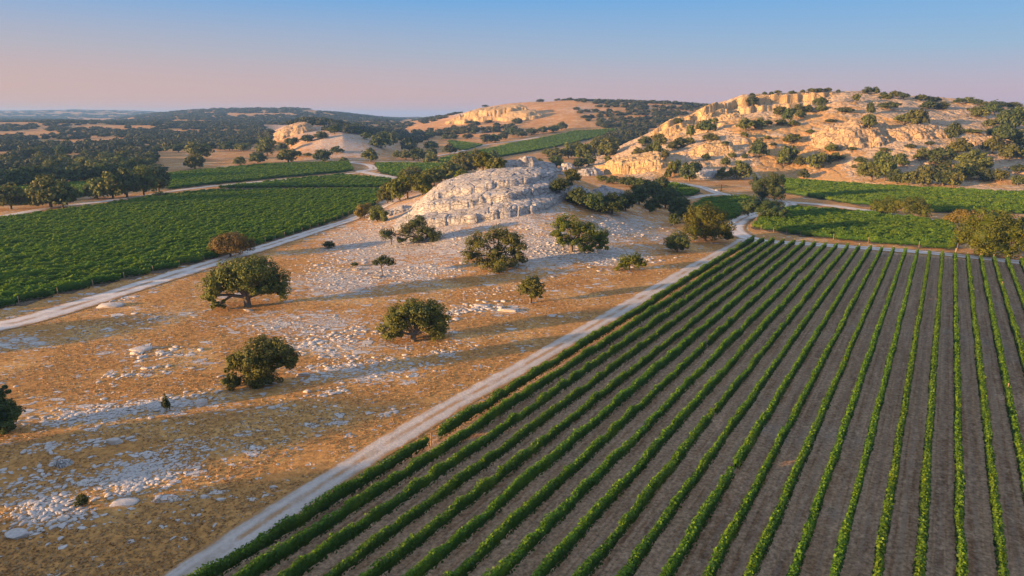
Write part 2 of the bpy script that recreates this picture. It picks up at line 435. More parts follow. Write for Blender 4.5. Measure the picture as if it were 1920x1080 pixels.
def build_hill():
    px = np.concatenate([np.arange(1064, 2050, 2.0), np.arange(2050, 2560, 8.0)])
    t = np.concatenate([np.linspace(-.03, 1.02, 360), np.linspace(1.03, 2.2, 40)])
    P, Tt = np.meshgrid(px, t)
    D = T(P, [(p[0], p[2]) for p in HC]); B = CAM_H * 1321 / (T(P, HB) - 218)
    y = B + Tt * (D - B); x = (P - 960) / 1321 * y
    x, y = x.ravel(), y.ravel()
    z = hill(x, y)
    g = sstep(.0, .5, fbm(x / 40, y / 70, 61, 4) + .12)
    tc = Tt.ravel()
    rk = np.clip(1.0 - .95 * g - .3 * sstep(.22, .05, tc) + .25 * sstep(.5, .8, tc), .08, 1)
    V = np.stack([x, y, z], -1); F = grid_faces(len(px), len(t))
    nr = np.cross(V[F[:, 2]] - V[F[:, 0]], V[F[:, 3]] - V[F[:, 1]]); nr = np.abs(nr[:, 2]) / (np.linalg.norm(nr, axis=1) + 1e-9)
    me = mesh_np('rocky_hill', V, F, [M['hill'], M['cliff']], True, {'rock': ('POINT', rk)}, (nr < .60).astype(int))
    tag(link('hill', me), kind='structure')

# ------------------------------------------------------------------ rock outcrops
OUT = []
class Piece:
    def __init__(s, cx, cy, rx, ry, h, L=3, rot=0, edge=.6, bs=2.2, seed=0, wob=.18, dome=.25, lean=0.0, crack=.5):
        s.__dict__.update(locals())
    def height(s, x, y):
        c, n = math.cos(s.rot), math.sin(s.rot)
        dx, dy = x - s.cx, y - s.cy
        u, v = (c * dx + n * dy) / s.rx, (-n * dx + c * dy) / s.ry
        m = min(s.rx, s.ry)
        r = (np.abs(u) ** 2.4 + np.abs(v) ** 2.4) ** (1 / 2.4) + s.wob * fbm(x / (m * .45), y / (m * .45), 70 + s.seed, 3) + .05 * fbm(x / 1.6, y / 1.6, 71 + s.seed, 2)
        f1, f2, cid = voro(x / s.bs + .25 * fbm(x / 3, y / 3, 72 + s.seed, 2), y / (s.bs * 1.15), 73 + s.seed)
        r = r + .05 * (cid - .5)
        f = np.clip((1 - r) / s.edge, 0, 1)
        q = f * s.L + s.lean * u
        q = np.where(f > 0, q, 0)
        k = np.floor(q); fr = q - k
        terr = np.clip((k + sstep(0.0, .22, fr) * .86 + .14 * fr) / s.L, 0, 1.3)
        z = s.h * ((1 - s.dome) * terr + s.dome * f ** .7)
        z = z + np.minimum(f * 4, 1) * (min(s.h * .05, .35) * (cid - .5) * 2 - s.crack * sstep(.11, .0, f2 - f1) + .12 * fbm(x / 1.1, y / 1.1, 75 + s.seed, 3))
        return np.where(f > 0, z, -.6)

class Bench:
    """bedded limestone: stepped ledges with jointed faces, paved tops"""
    def __init__(s, cx, cy, rx, ry, steps, x0, x1, soft0, soft1, back, seed=0, bow=.006, bs=2.6, rough=1.0):
        s.__dict__.update(locals())
    def height(s, x, y):
        d, sd = x - s.cx, s.seed
        wx = x + 1.2 * fbm(x / 7, y / 7, 100 + sd, 2)
        f1, f2, cid = voro(wx / (s.bs * 1.5), y / s.bs + .3 * fbm(x / 5, y / 5, 101 + sd, 2), 102 + sd)
        z = np.zeros(x.shape)
        for k, (y0, h, a, b, tilt) in enumerate(s.steps):
            j1, j2, jc = voro(x / 3.1 + 9 * k, x * 0 + .37 * k, 110 + sd + k)
            yk = y0 + (1 - .12 * k) * np.interp(x, [-36, -26, -12, 0, 6, 11, 16, 20], [5, 1, 0, 3.2, 6.8, 12, 22, 30]) + tilt * d + 2.2 * fbm(x / 11, x * 0 + k, 120 + sd, 3) + 1.0 * (jc - .5) + .25 * fbm(x / 1.5, y / 1.5, 121 + sd, 2)
            side = sstep(a, a + s.soft0, x + 2.0 * fbm(y / 5, x / 9, 130 + k + sd, 2)) * sstep(b, b - s.soft1, x + 2.0 * fbm(y / 4, x / 9, 140 + k + sd, 2) + .05 * (y - y0))
            joint = 1 - .22 * sstep(.10, .0, j2 - j1) * sstep(2.2, .2, np.abs(y - yk - .6))
            z = z + h * side * sstep(-.2, .9, y - yk) * joint * (1 - .10 * sstep(1.6, .6, y - yk))
        z = z * sstep(s.back + 5, s.back - 3, y + .1 * d)
        on = np.minimum(z / .5, 1)
        z = z + on * s.rough * (.20 * (cid - .5) - .34 * sstep(.075, .0, f2 - f1) + .30 * fbm(x / 4, y / 4, 150 + sd, 3) + .10 * fbm(x / 1.0, y / 1.0, 151 + sd, 2))
        return np.where(z > .06, z, -.6)

def GO(x, y):
    z = G(x, y); add = np.zeros(z.shape)
    for pcs in OUT:
        for p in pcs:
            m = np.hypot(x - p.cx, y - p.cy) < 1.5 * max(p.rx, p.ry)
            if m.any():
                add[m] = np.maximum(add[m], p.height(x[m], y[m]))
    return z + add

def outcrop(pieces, label, mat='rock', res=.3, cat='rock outcrop', name='rock_outcrop', group=None):
    x0 = min(p.cx - 1.35 * max(p.rx, p.ry) for p in pieces); x1 = max(p.cx + 1.35 * max(p.rx, p.ry) for p in pieces)
    y0 = min(p.cy - 1.35 * max(p.rx, p.ry) for p in pieces); y1 = max(p.cy + 1.35 * max(p.rx, p.ry) for p in pieces)
    xs, ys = np.arange(x0, x1, res), np.arange(y0, y1, res * 1.0)
    X, Y = np.meshgrid(xs, ys); x, y = X.ravel(), Y.ravel()
    h = np.maximum.reduce([p.height(x, y) for p in pieces])
    z = G(x, y) + h
    F = grid_faces(len(xs), len(ys))
    F = F[(h[F] > -.5).any(1)]
    use, inv = np.unique(F, return_inverse=True)
    cx, cy = pieces[0].cx, pieces[0].cy
    cz = float(G(np.array([cx]), np.array([cy]))[0])
    V = np.stack([x, y, z], -1)[use] - np.array([cx, cy, cz])
    # sideways jitter roughens the ledge edges
    V[:, 0] += .12 * fbm(V[:, 0] / .9, V[:, 2] / .5 + V[:, 1], 5, 2); V[:, 1] += .25 * fbm(V[:, 0] / 1.2, V[:, 2] / .6, 6, 2)
    me = mesh_np(name, V, inv.reshape(-1, 4), M[mat], True)
    tag(link(name, me, loc=(cx, cy, cz)), label, cat, group)
    OUT.append(pieces)

def at(px, py): return ground([px], [py])[0]

def build_outcrops():
    P = Piece
    outcrop([Bench(-5, 206, 32, 26, [(190.5, 2.2, -37, 18, 0), (199.5, 2.2, -33, 19, -.05), (207.5, 1.5, -31, 20, .03)], -30, 16, 10, 2.0, 230, 1, .010, 4.2, 1.1)],
            'big pale layered limestone outcrop crowning the knoll in the middle', res=.26)
    c = at(985, 300)
    outcrop([P(4, 264, 17, 7, 3.8, 2, .1, .5, 3.4, 5, .2, .3), P(6, 261, 4, 3, 5.4, 1, .2, .4, 2.6, 6, .2, .3)],
            'jagged limestone crest behind the big layered outcrop, small scrub on it', res=.35)
    for (a, b, rx, ry, h, L, rot, lab) in ((1090, 375, 5.5, 7, 3.6, 2, .9, 'tilted blue-grey limestone slab between the dark bushes of the knoll'),
                                           (1150, 372, 7.5, 6, 3.2, 3, .5, 'broken grey limestone slab rising behind the bushes on the knoll shoulder'),
                                           (1062, 318, 5, 4.5, 4.2, 2, 0, 'rounded limestone boulder block at the back of the knoll summit'),
                                           (1105, 328, 9, 5, 4.0, 3, .2, 'low blocky limestone ledge trailing off the knoll summit')):
        p = at(a, b); outcrop([P(p[0], p[1], rx, ry, h, L, rot, .6, 2.0, int(a), .2, .4, .3)], lab, res=.32)
    p = at(735, 402); outcrop([P(p[0], p[1], 8, 3.0, 1.8, 2, .35, .6, 2.0, 9, .25, .4)], 'low tan rock ledge at the foot of the golden bushes', res=.3)
    p = at(1197, 324); p2 = at(1228, 322)
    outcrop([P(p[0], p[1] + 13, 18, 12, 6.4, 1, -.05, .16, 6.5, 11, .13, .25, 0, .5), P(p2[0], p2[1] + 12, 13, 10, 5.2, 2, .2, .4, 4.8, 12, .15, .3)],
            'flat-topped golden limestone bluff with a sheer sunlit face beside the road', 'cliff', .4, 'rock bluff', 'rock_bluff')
    p = at(1322, 333); outcrop([P(p[0], p[1] + 4, 9, 5, 2.6, 2, 0, .4, 1.8, 13, .2, .3)], 'small shaded grey rock ledge between two oaks at the hill foot', 'rock', .4)
    for (a, b, rx, ry, h, L, lean, lab) in ((1585, 262, 22, 17, 8.5, 3, .9, 'pale furrowed limestone face halfway up the rocky hill'), (1640, 248, 9, 12, 6, 2, .5, 'smooth pale rock hump beside the furrowed face on the hill'),
                                            (1705, 255, 26, 12, 5.5, 3, .4, 'broad rounded limestone shelf below the paired shrubs on the hill'), (1840, 275, 20, 9, 5.0, 2, .3, 'ribbed pale rock dome near the far end of the hill slope'),
                                            (1340, 285, 14, 8, 3.4, 3, .3, 'cracked limestone ledge low on the near flank of the hill')):
        p = at(a, b); outcrop([P(p[0], p[1], rx, ry, h, L, .1, .6, 5.5, int(a), .2, .45, lean, .6)], lab, 'cliff' if a == 1340 else 'hillrock', .55)
    # the buttresses at the near end of the golden cliff
    p = at(1262, 244); q = at(1340, 224)
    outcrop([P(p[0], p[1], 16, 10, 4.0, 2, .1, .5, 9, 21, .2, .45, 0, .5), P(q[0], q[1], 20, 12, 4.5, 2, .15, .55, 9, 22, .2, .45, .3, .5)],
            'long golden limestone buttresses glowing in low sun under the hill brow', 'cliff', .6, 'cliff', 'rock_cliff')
    p = at(925, 222); q = at(880, 224); r_ = at(975, 222)
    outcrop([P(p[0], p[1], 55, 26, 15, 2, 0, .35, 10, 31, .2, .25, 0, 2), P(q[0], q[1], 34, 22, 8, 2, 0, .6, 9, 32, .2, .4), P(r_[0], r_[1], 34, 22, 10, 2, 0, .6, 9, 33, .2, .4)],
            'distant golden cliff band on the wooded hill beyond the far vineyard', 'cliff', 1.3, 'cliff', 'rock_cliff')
    p = at(548, 252); outcrop([P(p[0], p[1] + 5, 26, 16, 9, 3, .2, .6, 5, 41, .25, .35)], 'pale rock knob rising above the tree belt behind the bare mound', 'hillrock', .7)
    p = at(685, 300)
M['hillrock'] = rock_mat('tan_limestone', (.45, .33, .20), (.42, .30, .18), (.37, .28, .185), (.25, .18, .11), .4, .8, .4)

# ------------------------------------------------------------------ roads
def smooth_line(P, step):
    P = np.asarray(P, float); Q = np.vstack([2 * P[0] - P[1], P, 2 * P[-1] - P[-2]]); out = []
    for i in range(1, len(Q) - 2):
        n = max(2, int(np.linalg.norm(Q[i + 1] - Q[i]) / step))
        for t in np.linspace(0, 1, n, endpoint=False):
            a, b, c, d = Q[i - 1], Q[i], Q[i + 1], Q[i + 2]
            out.append(.5 * (2 * b + (c - a) * t + (2 * a - 5 * b + 4 * c - d) * t * t + (3 * b - a - 3 * c + d) * t ** 3))
    out.append(P[-1]); return np.array(out)

ROADS = []
def road(pts, width, mat, name='track', lift=.10, w_end=None, flat=True):
    W = ground([p[0] for p in pts], [p[1] for p in pts])[:, :2]
    L = smooth_line(W, max(.8, width * .3))
    d = np.gradient(L, axis=0); d /= np.linalg.norm(d, axis=1)[:, None] + 1e-9
    nrm = np.stack([d[:, 1], -d[:, 0]], -1)
    s = np.concatenate([[0], np.cumsum(np.linalg.norm(np.diff(L, axis=0), axis=1))])
    w = np.interp(s, [0, s[-1]], [width, w_end or width]) * (1 + .10 * fbm(s / 7, s * 0, int(width * 10), 3)) * .5 * 1.3
    u = np.linspace(-1, 1, 9)
    X = L[:, None, 0] + nrm[:, None, 0] * w[:, None] * u; Y = L[:, None, 1] + nrm[:, None, 1] * w[:, None] * u
    x, y = X.ravel(), Y.ravel()
    z = G(x, y) + lift - .05 * np.abs(np.tile(u, len(L))) ** 3
    me = mesh_np(name, np.stack([x, y, z], -1), grid_faces(9, len(L)), M[mat], True, {'across': ('POINT', np.tile(u, len(L))), 'along': ('POINT', np.repeat(s, 9))})
    o = tag(link(name, me), kind='structure')
    if me.polygons[0].normal.z < 0: me.flip_normals()
    ROADS.append((L, w))
    return o

def build_roads():
    road([(262, 1150), (342, 1085), (488, 985), (644, 885), (820, 776), (1000, 676), (1200, 560), (1300, 502), (1372, 464), (1400, 446)], 2.7, 'track', 'track', .10, 3.2)
    road([(1390, 452), (1430, 453), (1500, 457), (1600, 464), (1750, 475), (1920, 493), (2100, 512)], 4.6, 'road', 'road', .13)
    road([(1440, 455), (1405, 447), (1382, 436), (1376, 425), (1392, 411), (1425, 400), (1465, 393), (1482, 383), (1470, 377)], 5.2, 'road', 'road', .15, 4.5)
    road([(1225, 338), (1268, 343), (1315, 351), (1350, 363), (1400, 369), (1470, 378), (1540, 384), (1610, 393), (1690, 405), (1790, 419), (1880, 428)], 4.6, 'road', 'road', .13)
    road([(1352, 364), (1322, 367), (1298, 371)], 4.0, 'road', 'road', .15)
    road([(-160, 668), (-40, 622), (40, 603), (100, 586), (250, 540), (400, 493), (500, 462), (600, 430), (690, 400), (740, 378)], 5.6, 'road', 'road', .12, 4.0)
    road([(745, 335), (713, 329), (683, 323), (676, 321), (700, 317), (692, 310), (668, 306), (648, 304)], 6.5, 'road', 'road', .16, 5)
    road([(-60, 420), (0, 407), (100, 389), (200, 377), (300, 362), (383, 351), (500, 339.5), (640, 327), (683, 322.5)], 4.2, 'road', 'road', .12, 3.4)
    road([(648, 304), (700, 303), (770, 303.5), (847, 308), (905, 309)], 3.4, 'road', 'road', .16)
    road([(815, 293), (857, 285.5), (907, 272.5), (957, 266), (1010, 257)], 5, 'road', 'road', .2)
    road([(400, 357.5), (520, 355.5), (640, 354.5), (722, 354.8)], 1.8, 'track', 'track', .14)

# ------------------------------------------------------------------ vineyards
def clip_lines(poly, dv, spacing, off0=None):
    """row segments inside a plan polygon, along dv"""
    nv = np.array([dv[1], -dv[0]]); S = poly @ nv; Tt = poly @ dv
    s = (S.min() + spacing * .6) if off0 is None else off0
    out = []
    while s < S.max():
        ts = []
        for i in range(len(poly)):
            j = (i + 1) % len(poly)
            if (S[i] - s) * (S[j] - s) < 0:
                f = (s - S[i]) / (S[j] - S[i]); ts.append(Tt[i] + f * (Tt[j] - Tt[i]))
        ts.sort()
        for a, b in zip(ts[::2], ts[1::2]):
            if b - a > 5: out.append((s, a, b))
        s += spacing
    return nv, out

def row_mesh(nv, dv, s, a, b, rng, per_m, size, w, h0, h1, gaps=(), hull=1.0, ragged=.2, lump=.28):
    """foliage of one trellised row: a lumpy core clothed in leaves"""
    n = max(4, int((b - a) / hull)); t = np.linspace(a, b, n); K = 9
    lat = .10 * fbm(t / 7, t * 0 + s, 80, 2)
    vig = 1 + .22 * fbm(t / 16, t * 0 + s * 1.7, 84, 2)
    ww = w * vig * (1 + lump * fbm(t / 1.3, t * 0 + s * 3, 81, 3)); hh = h0 + (h1 - h0) * (.5 + .5 * vig) + lump * (fbm(t / (1.7 if lump < .4 else 1.05), t * 0 + s * 7, 82, 2) * 1.25)
    gp = np.ones(n)
    for g0, g1 in gaps: gp = np.minimum(gp, 1 - sstep(g0 - .9, g0, t) * sstep(g1 + .9, g1, t))
    endt = np.minimum(1, np.minimum((t - a), (b - t)) / 1.0 + .35)
    ang = np.linspace(0, 2 * math.pi, K, endpoint=False)
    ca, sa = np.sign(np.cos(ang)) * np.abs(np.cos(ang)) ** .7, np.sign(np.sin(ang)) * np.abs(np.sin(ang)) ** .7
    mid = (h0 + hh) / 2; half = (hh - h0) / 2
    jit = 1 + .22 * (rng.random((n, K)) - .5) * 2
    U = lat[:, None] + ww[:, None] / 2 * .80 * ca * jit * (gp * endt)[:, None]
    Z = mid[:, None] + half[:, None] * .84 * sa * jit * (gp * endt)[:, None]
    bx = nv[0] * (s + U) + dv[0] * t[:, None]; by = nv[1] * (s + U) + dv[1] * t[:, None]
    gx, gy = nv[0] * s + dv[0] * t, nv[1] * s + dv[1] * t
    gz = G(gx, gy)
    V1 = np.stack([bx, by, gz[:, None] + Z], -1).reshape(-1, 3)
    i = np.arange(n - 1)[:, None] * K; k = np.arange(K)[None]
    keep = ((gp[:-1] > .25) & (gp[1:] > .25))
    F1 = np.stack([i + k, i + (k + 1) % K, i + K + (k + 1) % K, i + K + k], -1)[keep].reshape(-1, 4)
    t1 = rng.random(len(V1)) * .25 + np.tile(.35 * np.clip(sa, 0, 1), n)  # core tint also brightens upward, as if sunlit from above
    m = int((b - a) * per_m)
    tl = a + rng.random(m) * (b - a)
    g = np.interp(tl, t, gp); tl = tl[g > .5]; m = len(tl)
    # more leaves on top and shoulders
    th = rng.random(m) * 2 * math.pi
    th = np.where(rng.random(m) < .38, math.pi / 2 + rng.normal(0, .55, m), th)
    wl, hl, ll = np.interp(tl, t, ww), np.interp(tl, t, hh), np.interp(tl, t, lat)
    rr = 1 + np.abs(rng.normal(0, ragged, m)) - .05
    c, sn = np.sign(np.cos(th)) * np.abs(np.cos(th)) ** .7, np.sign(np.sin(th)) * np.abs(np.sin(th)) ** .7
    u = s + ll + wl / 2 * c * rr; zz = (h0 + hl) / 2 + (hl - h0) / 2 * sn * rr
    zz = np.maximum(zz, .15)
    px, py = nv[0] * u + dv[0] * tl, nv[1] * u + dv[1] * tl
    C = np.stack([px, py, np.interp(tl, t, gz) + zz], -1)
    nn = np.stack([nv[0] * np.cos(th), nv[1] * np.cos(th), np.sin(th) + .2], -1) + rng.normal(0, .55, (m, 3))
    V2, F2 = leaf_quads(C, nn, size * (.65 + .7 * rng.random(m)), rng)
    t2 = np.repeat(np.clip(rng.random(m) * .35 + .75 * sstep(.45, .95, np.sin(th)) * (.3 + .7 * rng.random(m)), 0, 1), 4)  # bright tops, dark sides: sun and shade in the tint, with some new growth
    return np.concatenate([V1, V2]), np.concatenate([F1, F2 + len(V1)]), np.concatenate([t1, t2])

def leaf_quads(C, nrm, size, rng):
    m = len(C)
    nrm = nrm / (np.linalg.norm(nrm, axis=1)[:, None] + 1e-9)
    ref = rng.normal(0, 1, (m, 3)); u = np.cross(nrm, ref); u /= np.linalg.norm(u, axis=1)[:, None] + 1e-9
    w = np.cross(nrm, u)
    s = np.asarray(size)[:, None]
    asp = (.55 + .35 * rng.random(m))[:, None]
    V = np.stack([C - u * s * .5, C - w * s * .5 * asp + nrm * s * .12, C + u * s * .5, C + w * s * .5 * asp + nrm * s * .12], 1).reshape(-1, 3)
    return V, np.arange(4 * m).reshape(-1, 4)

def soil_sheet(poly, mat, lift=.06, step=2.0, name='vineyard_soil'):
    """a sheet of earth draped inside a plan polygon"""
    x0, y0 = poly.min(0) - step; x1, y1 = poly.max(0) + step
    xs, ys = np.arange(x0, x1 + step, step), np.arange(y0, y1 + step, step)
    X, Y = np.meshgrid(xs, ys); x, y = X.ravel(), Y.ravel()
    F = grid_faces(len(xs), len(ys))
    cx, cy = x[F].mean(1), y[F].mean(1)
    ins = np.zeros(len(cx), bool)
    for i in range(len(poly)):
        (ax, ay), (bx, by) = poly[i], poly[(i + 1) % len(poly)]
        hit = ((ay > cy) != (by > cy)) & (cx < (bx - ax) * (cy - ay) / (by - ay + 1e-12) + ax)
        ins ^= hit
    F = F[ins]; use, inv = np.unique(F, return_inverse=True)
    x, y = x[use], y[use]
    me = mesh_np(name, np.stack([x, y, G(x, y) + lift], -1), inv.reshape(-1, 4), mat, True)
    tag(link(name, me), kind='structure')

def wpoly(pts): return ground([p[0] for p in pts], [p[1] for p in pts])[:, :2]

def post_mesh(h=2.1, w=.09):
    V, F = tube([(0, 0, -.2), (.01, 0, h * .5), (0, .01, h)], [w, w * .95, w * .85], 6)
    top = np.arange(len(V) - 6, len(V))
    me = mesh_np('trellis_post', V, [F, top[None, :]], M['post'])
    return me

def build_near_vineyard():
    rng = np.random.default_rng(5)
    far_l, far_r = at(1412, 453)[:2], at(1925, 497)[:2]
    ext = far_l + (far_r - far_l) * 1.35
    near = VS0 - .9
    A = np.array([far_l[0], far_l[1]]); 
    bl = VN * near + VD * 14.0
    fl = VN * near + VD * (far_l @ VD + 1.0)
    poly = np.array([bl, fl, far_l + VD * 1.0, ext + VD * 1.0, VN * (ext @ VN) + VD * 8.0])
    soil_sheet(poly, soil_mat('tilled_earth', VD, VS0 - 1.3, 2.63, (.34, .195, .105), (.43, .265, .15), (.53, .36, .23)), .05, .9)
    rowpoly = np.array([VN * (VS0 - .3) + VD * 18.0, fl - VD * 1.0, far_l - VD * .6, ext - VD * .6, VN * (ext @ VN) + VD * 10.0])
    nv, segs = clip_lines(rowpoly, VD, 2.63, VS0)
    post = post_mesh(); postb = post_mesh(2.0, .11)
    sv, sf = joinVF([tube([(0, 0, -.1), (.04, .02, .45), (-.02, .05, .95)], [.05, .04, .03], 5), tube([(-.02, .05, .95), (.25, .02, 1.1)], [.025, .012], 4), tube([(-.02, .05, .95), (-.28, .06, 1.08)], [.025, .012], 4)])
    stem = mesh_np('vine_stem', sv, sf, M['stem'])
    ai = [at(1815, 741)[:2], at(1868, 745)[:2], at(1912, 775)[:2]]
    for i, (s, a, b) in enumerate(segs):
        gaps = []
        if i == 0:
            gg = at(806, 832)[:2] @ VD; gaps = [(gg - .5, gg + .5)]
        g0 = ai[1] @ VD
        if i > 1:
            for _ in range(rng.poisson((b - a) / 300)):
                c = a + rng.random() * (b - a); gaps.append((c, c + .25 + .4 * rng.random()))
        if i == 20: gaps.append((g0 - .1, g0 + .3))
        if i in (21, 22, 23, 24, 25): gaps.append((g0 - 1.0 - .15 * (i - 20), g0 + 1.1 + .5 * (i - 20)))
        root = link('vine_row', None, loc=(0, 0, 0))
        o = nv * s + VD * a
        root.location = (o[0], o[1], 0)
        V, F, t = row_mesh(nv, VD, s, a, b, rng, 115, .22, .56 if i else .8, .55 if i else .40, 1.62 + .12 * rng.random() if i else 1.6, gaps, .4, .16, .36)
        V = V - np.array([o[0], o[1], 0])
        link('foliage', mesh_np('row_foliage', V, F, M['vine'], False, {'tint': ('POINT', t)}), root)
        def put(nm, me, tt, lat=0.0, rz=0.0, sc=1.0):
            link(nm, me, root, (VD[0] * (tt - a) + nv[0] * lat, VD[1] * (tt - a) + nv[1] * lat, 0), rz, sc)
        put('post', postb, a + .15); put('post', postb, b + .25)
        for g0_, g1_ in (gaps if i in (0, 20, 21, 22, 23, 24, 25) else []): put('post', post, g0_ + .1, sc=.75 if i == 0 else 1.0)
        if i < 7:
            tt = max(a, 40 + 3 * i)
            for q in range(90):
                if tt > b - 1: break
                put('stem', stem, tt, rng.normal(0, .05), rng.random() * 6, .8 + .35 * rng.random()); tt += 1.35 + .1 * rng.random()
        tag(root, ('patchy outermost trellised vine row with small gaps, bordering the chalk track' if i == 0 else
                   f'trellised vine row, {nth(i)} counted across from the chalk track by the dry pasture'), 'vine row', 'vine rows of the near vineyard')

BLOCKS = [
    ('A', 'broad vineyard', [(-260, 642), (0, 580), (150, 545), (400, 487), (600, 425), (705, 386), (722, 358), (640, 358), (400, 361), (300, 370), (170, 392), (0, 415), (-260, 452)], 2200, 26, .42, 'of the broad vineyard, counted from the gravel road', 'vine rows of the broad vineyard beyond the gravel road'),
    ('B', 'wedge', [(405, 354), (640, 330), (735, 338), (722, 352.5), (640, 352.5)], 2200, 12, .6, 'of the wedge-shaped vineyard, counted from the knoll', 'vine rows of the narrow wedge vineyard'),
    ('C', 'long strip', [(312, 357), (312, 328), (500, 310), (655, 305), (664, 320), (640, 324), (500, 336.5), (383, 348)], 2200, 10, .65, 'of the strip vineyard, counted from the S-bend', 'vine rows of the strip vineyard by the S-bend'),
    ('D', 'oak block', [(1408, 428), (1425, 411), (1480, 393), (1530, 395), (1640, 405), (1700, 412), (1785, 423), (1802, 450), (1792, 470), (1650, 458), (1500, 443)], -2640, 30, .42, 'of the golden-oak vineyard, counted from its far road', 'vine rows of the vineyard before the golden oak'),
    ('E', 'foot block', [(1468, 338), (1560, 345), (1700, 354), (1920, 365), (2080, 372), (2080, 404), (1920, 402), (1830, 402), (1745, 399), (1700, 387), (1620, 387), (1530, 373), (1470, 363)], -800, 14, .55, 'of the hill-foot vineyard, counted from the hill', 'vine rows at the foot of the rocky hill'),
    ('F', 'corner block', [(1295, 390), (1320, 376), (1400, 371), (1418, 377), (1400, 396), (1380, 412), (1340, 420), (1315, 405)], -800, 18, .5, 'of the road-loop vineyard, counted from the junction', 'vine rows inside the road loop'),
    ('G', 'tip block', [(1235, 347), (1262, 346), (1300, 357), (1314, 363), (1290, 371), (1250, 366)], -800, 14, .55, 'of the tiny vineyard behind the knoll thicket', 'vine rows behind the knoll bushes'),
]

def build_far_vineyards():
    rng = np.random.default_rng(9)
    epost = post_mesh(1.7, .07)
    for key, nm, pts, vp, per, size, phrase, group in BLOCKS:
        poly = wpoly(pts); dv = field_dir(vp)
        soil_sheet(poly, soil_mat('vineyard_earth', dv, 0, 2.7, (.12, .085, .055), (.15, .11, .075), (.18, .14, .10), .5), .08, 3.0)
        nv, segs = clip_lines(poly, dv, 2.35 if key == 'A' else 2.7)
        mid = poly.mean(0)
        if key in 'ABC': segs = segs[::-1] if key == 'A' else segs
        # count from the named edge
        if key in ('D', 'E', 'F', 'G'): segs = sorted(segs, key=lambda q: -(nv * q[0] + dv * (q[1] + q[2]) / 2)[1])
        for i, (s, a, b) in enumerate(segs):
            o = nv * s + dv * a; oz = float(G(o[:1], o[1:])[0])
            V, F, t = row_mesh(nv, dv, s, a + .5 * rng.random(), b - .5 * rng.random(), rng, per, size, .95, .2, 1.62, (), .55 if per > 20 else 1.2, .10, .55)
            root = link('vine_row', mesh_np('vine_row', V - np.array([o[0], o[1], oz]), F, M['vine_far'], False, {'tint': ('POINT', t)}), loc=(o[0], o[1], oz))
            if key in 'AD':
                for tt in (a - .2, b + .2):
                    q = nv * s + dv * tt; link('post', epost, root, (q[0] - o[0], q[1] - o[1], float(G(q[:1], q[1:])[0]) - oz))
            tag(root, f'leafy vine row, {nth(i)} {phrase}', 'vine row', group)
    # far vineyards that read as one green mass
    for pts, lab in (([(822, 304), (828, 298), (955, 271), (1075, 247), (1150, 242), (1163, 246), (1120, 258), (1040, 276), (960, 291), (900, 303), (850, 306)], 'far vineyard slope beyond the knoll'),
                     ([(840, 264), (905, 273), (872, 283), (846, 279)], 'small far vineyard between oaks'),
                     ([(702, 308), (845, 309), (872, 321), (836, 336), (747, 333), (712, 325)], 'vineyard patch inside the S-bend'),
                     ([(-60, 388), (-60, 359), (120, 348), (310, 328), (310, 352), (180, 366), (60, 384)], 'vineyard strip behind the roadside oaks'),
                     ([(-60, 346), (-60, 329), (85, 322), (140, 330), (60, 340)], 'vineyard strip behind the dark hedge')):
        poly = wpoly(pts); dv = field_dir(2200 if pts[0][0] < 800 else 1500)
        soil_sheet(poly, M['ground_dark'], .1, 4.0)
        nv, segs = clip_lines(poly, dv, 3.0)
        VV, FF, TT, o = [], [], [], 0
        for s, a, b in segs:
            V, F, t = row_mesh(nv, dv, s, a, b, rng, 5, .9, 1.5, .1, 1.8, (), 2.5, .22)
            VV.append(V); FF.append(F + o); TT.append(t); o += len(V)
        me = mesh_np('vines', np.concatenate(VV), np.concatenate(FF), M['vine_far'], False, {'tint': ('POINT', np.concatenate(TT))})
        tag(link('vines', me), 'green mass of distant vines, ' + lab, 'vines', None, 'stuff')
M['ground_dark'] = flat_mat('vineyard_floor', (.12, .085, .055), (.16, .12, .08), .4)
# ------------------------------------------------------------------ trees
import bmesh
def _ico(sub):
    bm = bmesh.new(); bmesh.ops.create_icosphere(bm, subdivisions=sub, radius=1.0)
    V = np.array([v.co[:] for v in bm.verts]); F = np.array([[v.index for v in f.verts] for f in bm.faces]); bm.free(); return V, F
ICO1, ICO2, ICO3 = _ico(1), _ico(2), _ico(3)

